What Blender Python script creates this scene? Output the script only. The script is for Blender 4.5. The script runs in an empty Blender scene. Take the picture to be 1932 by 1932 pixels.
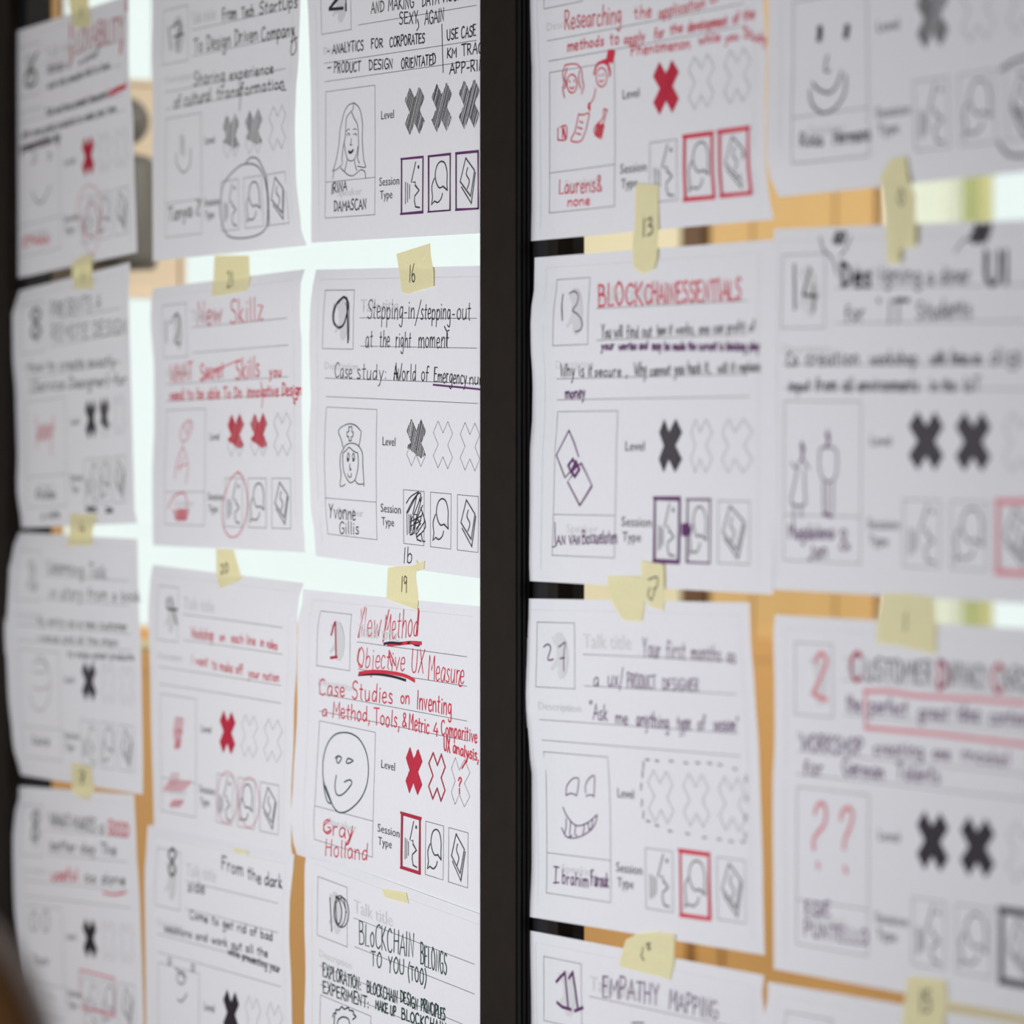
import bpy, bmesh, math, random
from mathutils import Vector
from mathutils.geometry import tessellate_polygon

# ------------------------------------------------------------------ camera
# The partition glass is the plane y = 0, the viewer stands on the -y side. Heights in metres.
S = bpy.context.scene
COL = S.collection
AL = math.radians(62.3)
SA, CA = math.sin(AL), math.cos(AL)
FPX, Z0, EYE = 7550.0, 2.69, 1.25
CX, CY = SA * Z0, -CA * Z0
cam = bpy.data.cameras.new('camera')
camo = bpy.data.objects.new('camera', cam)
COL.objects.link(camo)
camo.location = (CX, CY, EYE)
camo.rotation_euler = (math.radians(90), 0, math.atan2(SA, CA))
cam.sensor_width = 36.0
cam.lens = 36.0 * FPX / 1932.0
cam.clip_start, cam.clip_end = 0.05, 60
cam.dof.use_dof = True
cam.dof.focus_distance = 2.79
cam.dof.aperture_fstop = 4.8
S.camera = camo

# ------------------------------------------------------------------ sky, added lights, exposure
w = bpy.data.worlds.new('sky')
S.world = w
w.use_nodes = True
bg = w.node_tree.nodes['Background']
bg.inputs[0].default_value = (0.93, 1.0, 0.99, 1)
bg.inputs[1].default_value = 1.08
S.view_settings.view_transform = 'Standard'
S.view_settings.look = 'None'
S.view_settings.exposure = 0.0
S.view_settings.gamma = 1.0
S.view_settings.use_curve_mapping = False


def area(name, loc, target, sx, sy, watts, colour):
    l = bpy.data.lights.new(name, 'AREA')
    l.shape = 'RECTANGLE'
    l.size, l.size_y, l.energy, l.color = sx, sy, watts, colour
    o = bpy.data.objects.new(name, l)
    COL.objects.link(o)
    o.location = loc
    o.rotation_euler = (Vector(target) - Vector(loc)).to_track_quat('-Z', 'Y').to_euler()
    return o


area('window_light', (-0.05, -0.95, 1.06), (-0.05, 0, 1.10), 1.2, 0.3, 10.3, (0.93, 0.96, 1.0))  # added key strip that shapes brightness across the sheets, no window there
area('far_window_light', (1.5, -2.9, 1.3), (0.1, 0, 1.1), 1.4, 1.2, 14, (0.98, 0.98, 1.0))  # added broad ambient fill from the viewer's room, not a window
area('ceiling_light', (0.3, -1.6, 2.65), (0.1, -0.4, 0), 1.2, 0.8, 2, (1.0, 0.95, 0.9))  # added weak fill from above, no such lamp in view
area('back_room_light', (0.95, 1.35, 2.5), (-1.1, 0.7, 1.2), 0.6, 0.5, 11, (1.0, 0.94, 0.84)).data.spread = math.radians(70)  # added to brighten the wood behind the glass, no such lamp in view


# ------------------------------------------------------------------ helpers
def P3(u, v, y=0.0):
    """point of the plane y = const that shows at photo pixel (u, v)"""
    a, b = (u - 966) / FPX, (966 - v) / FPX
    dx, dy = -SA + CA * a, CA + SA * a
    t = (y - CY) / dy
    return (CX + t * dx, y, EYE + t * b)


def PE(u, v, X=-1.15):
    """point of the end wall plane x = const behind the glass"""
    a, b = (u - 966) / FPX, (966 - v) / FPX
    dx, dy = -SA + CA * a, CA + SA * a
    t = (X - CX) / dx
    return (CY + t * dy, EYE + t * b)


def link(name, me, mat=None, parent=None):
    o = bpy.data.objects.new(name, me)
    COL.objects.link(o)
    if mat:
        me.materials.append(mat)
    if parent:
        o.parent = parent
    return o


def tag(o, label=None, cat=None, group=None, kind=None):
    for k, x in (('label', label), ('category', cat), ('group', group), ('kind', kind)):
        if x:
            o[k] = x
    return o


def mesh(name, verts, faces, mat=None, parent=None, smooth=False):
    me = bpy.data.meshes.new(name)
    me.from_pydata(verts, [], faces)
    me.update()
    if smooth:
        me.polygons.foreach_set('use_smooth', [True] * len(me.polygons))
    return link(name, me, mat, parent)


class MB:
    def __init__(self):
        self.bm = bmesh.new()

    def box(self, x0, x1, y0, y1, z0, z1, bev=0.0):
        r = bmesh.ops.create_cube(self.bm, size=1)
        for v in r['verts']:
            v.co = Vector(((x0 + x1) / 2 + v.co.x * (x1 - x0), (y0 + y1) / 2 + v.co.y * (y1 - y0),
                           (z0 + z1) / 2 + v.co.z * (z1 - z0)))
        if bev:
            es = list({e for v in r['verts'] for e in v.link_edges})
            bmesh.ops.bevel(self.bm, geom=es, offset=bev, segments=2, affect='EDGES', profile=0.6)
        return self

    def lathe(self, cx, cy, prof, n=32):
        rings = []
        for r_, z in prof:
            rings.append([self.bm.verts.new((cx + r_ * math.cos(2 * math.pi * k / n),
                                             cy + r_ * math.sin(2 * math.pi * k / n), z)) for k in range(n)])
        for a, b in zip(rings, rings[1:]):
            for k in range(n):
                self.bm.faces.new((a[k], a[(k + 1) % n], b[(k + 1) % n], b[k]))
        self.bm.faces.new(rings[0][::-1])
        self.bm.faces.new(rings[-1])
        return self

    def build(self, name, mat, parent=None, smooth=False):
        me = bpy.data.meshes.new(name)
        bmesh.ops.recalc_face_normals(self.bm, faces=self.bm.faces)
        self.bm.to_mesh(me)
        self.bm.free()
        if smooth:
            me.polygons.foreach_set('use_smooth', [True] * len(me.polygons))
        return link(name, me, mat, parent)


# ------------------------------------------------------------------ materials
def material(name, col, rough=0.6, noise=0.0, scale=40.0, spec=0.3, bump=0.0, stretch=None, metal=0.0):
    m = bpy.data.materials.new(name)
    m.use_nodes = True
    nt = m.node_tree
    b = nt.nodes['Principled BSDF']
    b.inputs['Base Color'].default_value = (*col, 1)
    b.inputs['Roughness'].default_value = rough
    b.inputs['Specular IOR Level'].default_value = spec
    b.inputs['Metallic'].default_value = metal
    if noise or bump:
        tc = nt.nodes.new('ShaderNodeTexCoord')
        mp = nt.nodes.new('ShaderNodeMapping')
        mp.inputs['Scale'].default_value = stretch or (1, 1, 1)
        nz = nt.nodes.new('ShaderNodeTexNoise')
        nz.inputs['Scale'].default_value = scale
        nz.inputs['Detail'].default_value = 4
        nt.links.new(tc.outputs['Object'], mp.inputs[0])
        nt.links.new(mp.outputs[0], nz.inputs['Vector'])
        if noise:
            mx = nt.nodes.new('ShaderNodeMix')
            mx.data_type = 'RGBA'
            mx.inputs[6].default_value = tuple(c * (1 - noise) for c in col) + (1,)
            mx.inputs[7].default_value = tuple(min(1, c * (1 + noise)) for c in col) + (1,)
            nt.links.new(nz.outputs[0], mx.inputs[0])
            nt.links.new(mx.outputs[2], b.inputs['Base Color'])
        if bump:
            bp = nt.nodes.new('ShaderNodeBump')
            bp.inputs['Strength'].default_value = bump
            bp.inputs['Distance'].default_value = 0.001
            nt.links.new(nz.outputs[0], bp.inputs['Height'])
            nt.links.new(bp.outputs[0], b.inputs['Normal'])
    return m


def thin(name, col, trans, noise=0.03, scale=300.0):
    """paper or tape: diffuse front with some light coming through"""
    m = bpy.data.materials.new(name)
    m.use_nodes = True
    nt = m.node_tree
    nt.nodes.remove(nt.nodes['Principled BSDF'])
    out = nt.nodes['Material Output']
    d = nt.nodes.new('ShaderNodeBsdfDiffuse')
    t = nt.nodes.new('ShaderNodeBsdfTranslucent')
    mx = nt.nodes.new('ShaderNodeMixShader')
    mx.inputs[0].default_value = trans
    tc = nt.nodes.new('ShaderNodeTexCoord')
    nz = nt.nodes.new('ShaderNodeTexNoise')
    nz.inputs['Scale'].default_value = scale
    nz.inputs['Detail'].default_value = 3
    cm = nt.nodes.new('ShaderNodeMix')
    cm.data_type = 'RGBA'
    cm.inputs[6].default_value = tuple(c * (1 - noise) for c in col) + (1,)
    cm.inputs[7].default_value = tuple(min(1, c * (1 + noise)) for c in col) + (1,)
    nt.links.new(tc.outputs['Object'], nz.inputs['Vector'])
    nt.links.new(nz.outputs[0], cm.inputs[0])
    nt.links.new(cm.outputs[2], d.inputs[0])
    nt.links.new(cm.outputs[2], t.inputs[0])
    nt.links.new(d.outputs[0], mx.inputs[1])
    nt.links.new(t.outputs[0], mx.inputs[2])
    nt.links.new(mx.outputs[0], out.inputs[0])
    return m


def glass(name):
    m = bpy.data.materials.new(name)
    m.use_nodes = True
    nt = m.node_tree
    nt.nodes.remove(nt.nodes['Principled BSDF'])
    out = nt.nodes['Material Output']
    a = nt.nodes.new('ShaderNodeBsdfTransparent')
    a.inputs[0].default_value = (0.985, 0.995, 0.99, 1)
    g = nt.nodes.new('ShaderNodeBsdfGlossy')
    g.inputs['Roughness'].default_value = 0.02
    mx = nt.nodes.new('ShaderNodeMixShader')
    mx.inputs[0].default_value = 0.03
    nt.links.new(a.outputs[0], mx.inputs[1])
    nt.links.new(g.outputs[0], mx.inputs[2])
    nt.links.new(mx.outputs[0], out.inputs[0])
    return m


M = {
    'paper': thin('paper', (0.80, 0.795, 0.83), 0.14),
    'tape': thin('masking_tape', (0.99, 0.91, 0.64), 0.45, 0.08, 500),
    'glass': glass('pane_glass'),
    'print': material('printed_black', (0.05, 0.05, 0.055), 0.8),
    'pale': material('printed_grey', (0.61, 0.61, 0.62), 0.9),
    'ink': material('black_ink', (0.022, 0.016, 0.024), 0.7),
    'green': material('green_black_ink', (0.02, 0.05, 0.042), 0.7),
    'purple': material('purple_ink', (0.11, 0.025, 0.12), 0.7),
    'red': material('red_ink', (0.60, 0.028, 0.06), 0.7),
    'darkred': material('dark_red_ink', (0.40, 0.02, 0.05), 0.7),
    'pink': material('faded_red_ink', (0.66, 0.22, 0.26), 0.8),
    'fade': material('thin_grey_ink', (0.20, 0.19, 0.21), 0.8),
    'hatch': material('hatching_ink', (0.07, 0.065, 0.075), 0.8),
    'frame': material('dark_window_frame', (0.014, 0.010, 0.008), 0.6, 0.3, 60, 0.1),
    'bead': material('black_rubber', (0.006, 0.005, 0.007), 0.7),
    'oak': material('orange_wood', (0.69, 0.39, 0.145), 0.45, 0.18, 9, 0.3, 0, (1, 1, 0.1)),
    'tan': material('tan_wood', (0.64, 0.42, 0.18), 0.5, 0.14, 9, 0.3, 0, (1, 1, 0.1)),
    'cream': material('cream_paint', (0.74, 0.68, 0.50), 0.7, 0.05, 12),
    'peach': material('peach_board', (0.97, 0.80, 0.62), 0.8, 0.04, 12),
    'grey': material('grey_metal', (0.16, 0.15, 0.14), 0.5, 0.1, 20),
    'olive': material('olive_paint', (0.66, 0.66, 0.34), 0.6, 0.08, 20),
    'walnut': material('dark_brown_wood', (0.12, 0.06, 0.03), 0.5, 0.2, 12, 0.3, 0, (1, 1, 0.1)),
    'leather': material('brown_leather', (0.30, 0.145, 0.05), 0.5, 0.25, 30, 0.3, 0.3),
    'wall': material('wall_paint', (0.42, 0.40, 0.38), 0.9, 0.04, 6),
    'ceil': material('ceiling_paint', (0.6, 0.59, 0.58), 0.9, 0.03, 6),
    'floor': material('wooden_floor', (0.24, 0.13, 0.06), 0.5, 0.2, 5, 0.3, 0, (0.2, 1, 1)),
    'cloth': thin('curtain_cloth', (0.97, 0.99, 0.92), 0.93, 0.04, 60),
}

# ------------------------------------------------------------------ the room
XL, XR, YF, YB, HT = -1.15, 4.3, -3.6, 2.6, 2.75


def struct(name, mb, mat):
    return tag(mb.build(name, mat), kind='structure')


struct('floor', MB().box(XL - .2, XR + .1, YF - .1, YB + .1, -0.1, 0), M['floor'])
struct('ceiling', MB().box(XL - .2, XR + .1, YF - .1, YB + .1, HT, HT + .1), M['ceil'])
struct('wall_behind', MB().box(XL - .2, XR + .1, YF - .1, YF, 0, HT), M['wall'])
struct('wall_right', MB().box(XR, XR + .1, YF, YB, 0, HT), M['wall'])
struct('wall_back', MB().box(XL - .2, XR, YB, YB + .1, 0, HT), M['wall'])
struct('wall_left', MB().box(XL - .12, XL, YF, -0.05, 0, HT), M['wall'])

# end wall behind the glass: openings for two windows, a timber panel between them
yA, zS = PE(100, 1212)            # left window starts, sill height
yB_, _ = PE(1045, 0)              # left window ends
yC, _ = PE(1668, 0)               # right window starts
zT = 2.45
_, zR = PE(1750, 1885)            # sill of the right window is lower
yD = 2.3
mb = MB()
mb.box(XL - .12, XL, -0.05, YB, zT, HT)
mb.box(XL - .12, XL, -0.05, yA - .0, 0, zT)
mb.box(XL - .12, XL, yA, yB_, 0, zS)
mb.box(XL - .12, XL, yB_, yC, 0, zT)
mb.box(XL - .12, XL, yC, yD, 0, zR)
mb.box(XL - .12, XL, yD, YB, 0, zT)
struct('wall_end', mb, M['cream'])
for n, (a, b, z0_, mull, mat) in enumerate(((yA, yB_, zS, [], M['oak']), (yC, yD, zR, [PE(1832, 0, XL - .07)[0], 1.75], M['olive'])), 1):
    root = bpy.data.objects.new('window_%d' % n, None)
    COL.objects.link(root)
    tag(root, kind='structure')
    mb = MB()
    t = 0.012
    for (p, q, r_, s_) in ((a, a + t, z0_, zT), (b - t, b, z0_, zT), (a, b, z0_, z0_ + t), (a, b, zT - t, zT)):
        mb.box(XL - .1, XL - .04, p, q, r_, s_, 0.002)
    mb.build('window_frame', mat, root)
    for m_ in mull:
        MB().box(XL - .1, XL - .04, m_ - .009, m_ + .009, z0_, zT, 0.002).build('mullion', mat, root)
    MB().box(XL - .075, XL - .071, a, b, z0_, zT).build('pane', M['glass'], root)

# timber lining left of the window, seen as an orange strip
y0_, _ = PE(30, 0)
y1_, _ = PE(101, 0)
tag(MB().box(XL, XL + .03, y0_ - .05, y1_, PE(1400, 1209, XL + .04)[1] + .001, zT + .06, .003).build('window_lining', M['oak']),
    'orange wooden upright lining the left side of the bright window behind the glass', 'window lining')

# vertical tan boards between the windows
ya, _ = PE(1312, 0)
yb, _ = PE(1622, 0)
pn = bpy.data.objects.new('timber_panel', None)
COL.objects.link(pn)
pn.location = (XL, ya, 0)
tag(pn, 'blurred tan wooden panel behind the right glass, between cream post and right window', 'wooden panel')
nb = 4
zc_ = PE(1400, 1209, XL + .04)[1]
for k in range(nb):
    c = (yb - ya) / nb
    MB().box(0.001, 0.03 + .002 * (k % 2), k * c + .0004, (k + 1) * c - .0004, zc_ + .0005, zT + .05, .001).build('board', M['tan'], pn)
MB().box(0.001, 0.045, nb * c + .0004, nb * c + .010, zc_ + .0005, zT + .05, .001).build('edge_strip', M['peach'], pn)
ya, _ = PE(1255, 0)
yb, _ = PE(1310, 0)
tag(MB().box(XL, XL + .02, ya, yb, zS, zT + .05, .003).build('door_post', M['walnut']),
    'dark brown blurred upright between the cream post and the tan panel', 'post')
ya, _ = PE(1050, 0)
yb, _ = PE(1254, 0)
tag(MB().box(XL, XL + .035, ya, yb, zS, zT + .05, .004).build('cream_post', M['cream']),
    'cream painted post seen blurred beside the dark mullion through the right glass', 'post')

# low wooden cabinet along the end wall
yr, _ = PE(1790, 0, XL + .04)
cb = bpy.data.objects.new('wooden_cabinet', None)
COL.objects.link(cb)
cb.location = (XL, 0.02, 0)
tag(cb, 'long low orange wooden cabinet standing under the bright windows behind the glass', 'cabinet')
_, zc = PE(1400, 1209, XL + .04)
Lc = yr - 0.04
MB().box(.003, .035, .03, Lc, .06, zc - .02).build('body', M['oak'], cb)
MB().box(.003, .0445, .02, Lc + .004, zc - .02, zc, .001).build('worktop', M['oak'], cb)
for k in range(4):
    c = (Lc - .03) / 4
    d_ = MB().box(.035, .043, .03 + k * c + .002, .03 + (k + 1) * c - .002, .08, zc - .0205, .001).build('door', M['oak'], cb)
    MB().box(.043, .055, .03 + (k + .85) * c, .03 + (k + .85) * c + .008, zc - .32, zc - .25, .002).build('handle', M['oak'], d_)
for k in range(2):
    MB().box(.005, .034, .05 + k * (Lc - .1), .08 + k * (Lc - .1), 0, .06).build('foot', M['walnut'], cb)

# green sill strip above the cabinet
ya, z1_ = PE(102, 1228, XL + .02)
yb, z2_ = PE(1040, 1206, XL + .02)
tag(MB().box(XL - .03, XL + .012, ya, yb, z1_ + .001, z2_, .002).build('window_sill', M['olive']),
    'narrow green window sill under the left bright window', 'window sill')

# peach board and grey lamp before the left window
Xb = XL + .05
ya, z1_ = PE(60, 557, Xb)
yb, z2_ = PE(349, 155, Xb)
bd = bpy.data.objects.new('notice_board', None)
COL.objects.link(bd)
bd.location = (Xb, ya, z1_)
tag(bd, 'pale peach board hung in the left window beyond the glass', 'board')
MB().box(-.006, 0, 0.002, yb - ya - .002, 0.002, z2_ - z1_ - .002).build('panel', M['peach'], bd)
mb = MB()
hh, ww = z2_ - z1_, yb - ya
for q in ((0, ww, 0, .005), (0, ww, hh - .005, hh), (0, .005, 0, hh), (ww - .005, ww, 0, hh)):
    mb.box(-.008, .003, *q)
mb.build('rim', M['peach'], bd)
mb = MB()
for yy in (.03, ww - .03):
    mb.box(-.004, -.001, yy - .001, yy + .001, hh, zT - z1_)
mb.build('hanging_cord', M['grey'], bd)

Xl = XL + .10
yc, zc1 = PE(236, 229, Xl)
_, zt = PE(236, 183, Xl)
rr = zt - zc1
_, zb1 = PE(250, 298, Xl)
_, zb0 = PE(250, 508, Xl)
yl, _ = PE(294, 400, Xl)
rb = yl - yc
lp = bpy.data.objects.new('globe_lamp', None)
COL.objects.link(lp)
lp.location = (Xl, yc, 0)
tag(lp, 'dark grey hanging lamp, round head over thick body, blurred behind the upper left sheets', 'lamp')
MB().lathe(0, 0, [(max(.0005, rr * math.sin(math.pi * k / 14)), zc1 - rr * math.cos(math.pi * k / 14)) for k in range(15)]).build('lamp_head', M['grey'], lp, True)
pr = [(rb * .9, zb0), (rb, zb0 + .01), (rb, zb1 - .012), (rb * .93, zb1 - .004), (rb * .7, zb1 + .001), (.006, zb1 + .004), (.006, zc1 - rr * .95)]
MB().lathe(0, 0, pr).build('lamp_body', M['grey'], lp, True)
MB().lathe(0, 0, [(.0015, zc1 + rr), (.0015, HT - .001)]).build('hanging_cord', M['grey'], lp, True)

# pale green curtain in the right window
ya, _ = PE(1672, 0, XL - .02)
yb, _ = PE(1812, 0, XL - .02)
vs, fs = [], []
n = 60
for k in range(n + 1):
    y = ya + (yb - ya) * k / n
    x = XL - .018 + .006 * math.sin(k * .9)
    vs += [(x, y, zR + .02), (x, y, zT - .02)]
for k in range(n):
    fs.append((2 * k, 2 * k + 2, 2 * k + 3, 2 * k + 1))
tag(mesh('curtain', vs, fs, M['cloth'], smooth=True), 'pale green see-through curtain in the right window beyond the glass', 'curtain')

# ------------------------------------------------------------------ the glazed partition
def post(name, u0, u1, depth, xbase):
    """steel post whose front face shows between pixels u0 and u1 at y=-depth"""
    return P3(u0, 966, -depth)[0], P3(u1, 966, -depth)[0]


gp = bpy.data.objects.new('window_3', None)
COL.objects.link(gp)
tag(gp, kind='structure')
D = 0.0125
xa, xb = post('m', 905, 972, D, 0)
mb = MB().box(xa, xb, -D, 0.03, 0.08, 2.6, .0008)
mb.build('mullion', M['frame'], gp)
mb = MB()
for k in range(3):
    mb.box(xb - .0002, xb + .0016, -.0105 + k * .0033, -.0090 + k * .0033, 0.08, 2.6)
mb.build('mullion_groove', M['bead'], gp)
xg = P3(1052, 966, 0)[0]
xg2 = P3(1033, 966, 0)[0]
MB().box(xb, xg2, 0.0003, 0.02, 0.08, 2.6).build('glazing_bead', M['bead'], gp)
MB().box(xg2, xg, 0.0003, 0.02, 0.08, 2.6).build('glazing_bead', M['frame'], gp)
xl0 = P3(-60, 966, -D)[0]
xl1 = P3(12, 966, -D)[0]
xl2 = P3(50, 966, 0)[0]
MB().box(xl0 - .05, xl1, -D, 0.03, 0.08, 2.6, .0008).build('mullion', M['frame'], gp)
MB().box(xl1, xl2, 0.0003, 0.02, 0.08, 2.6).build('glazing_bead', M['bead'], gp)
MB().box(xl2, xa, 0.006, 0.012, 0.08, 2.6).build('pane', M['glass'], gp)
MB().box(xg, 1.75, 0.006, 0.012, 0.08, 2.6).build('pane', M['glass'], gp)
MB().box(1.75, 1.81, -D, 0.03, 0.08, 2.6, .0008).build('mullion', M['frame'], gp)
MB().box(1.81, XR, 0.006, 0.012, 0.08, 2.6).build('pane', M['glass'], gp)
MB().box(xl0 - .05, XR, -.02, 0.04, 0, 0.08).build('bottom_rail', M['frame'], gp)
MB().box(xl0 - .05, XR, -.02, 0.04, 2.6, HT).build('top_rail', M['frame'], gp)

# brown high-backed chair in the near left corner
def cam_pt(u, dist):
    a = (u - 966) / FPX
    return CX + dist * (-SA + CA * a), CY + dist * (CA + SA * a)


ch = bpy.data.objects.new('high_back_chair', None)
COL.objects.link(ch)
kx, ky = cam_pt(-95, 1.62)
ch.location = (kx, ky, 0)
ch.rotation_euler = (0, 0, math.atan2(SA, CA))
tag(ch, 'brown leather high-backed chair, blurred rounded top in the lower left corner', 'chair')
topz = EYE - (1600 - 966) / FPX * 1.62
hw = 0.043


def pad(x0, x1, y0, y1, z0_, z1_, r_, name, parent):
    bm = bmesh.new()
    N = 10
    pts = []
    for cx_, cz, a0 in ((x1 - r_, z1_ - r_, 0), (x0 + r_, z1_ - r_, 90), (x0 + r_ * .5, z0_ + r_ * .5, 180), (x1 - r_ * .5, z0_ + r_ * .5, 270)):
        for k in range(N + 1):
            a = math.radians(a0 + 90 * k / N)
            q = r_ if a0 < 180 else r_ * .5
            pts.append((cx_ + q * math.cos(a), cz + q * math.sin(a)))
    f = bm.faces.new([bm.verts.new((px, y0, pz)) for px, pz in pts])
    e = bmesh.ops.extrude_face_region(bm, geom=[f])
    for v in [g for g in e['geom'] if isinstance(g, bmesh.types.BMVert)]:
        v.co.y = y1
    bmesh.ops.recalc_face_normals(bm, faces=bm.faces)
    me = bpy.data.meshes.new(name)
    bm.to_mesh(me)
    bm.free()
    o = link(name, me, M['leather'], parent)
    b = o.modifiers.new('b', 'BEVEL')
    b.width, b.segments, b.limit_method = .008, 3, 'ANGLE'
    return o


pad(-.40, hw, -.03, .03, .42, topz, .10, 'backrest', ch)
pad(-.40, hw, .0, .46, .40, .49, .04, 'seat', ch)
for sx in (-.36, 0.0):
    for sy in (.0, .42):
        MB().box(sx - .018, sx + .018, sy - .018, sy + .018, 0, .41, .004).build('leg', M['walnut'], ch)

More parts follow.
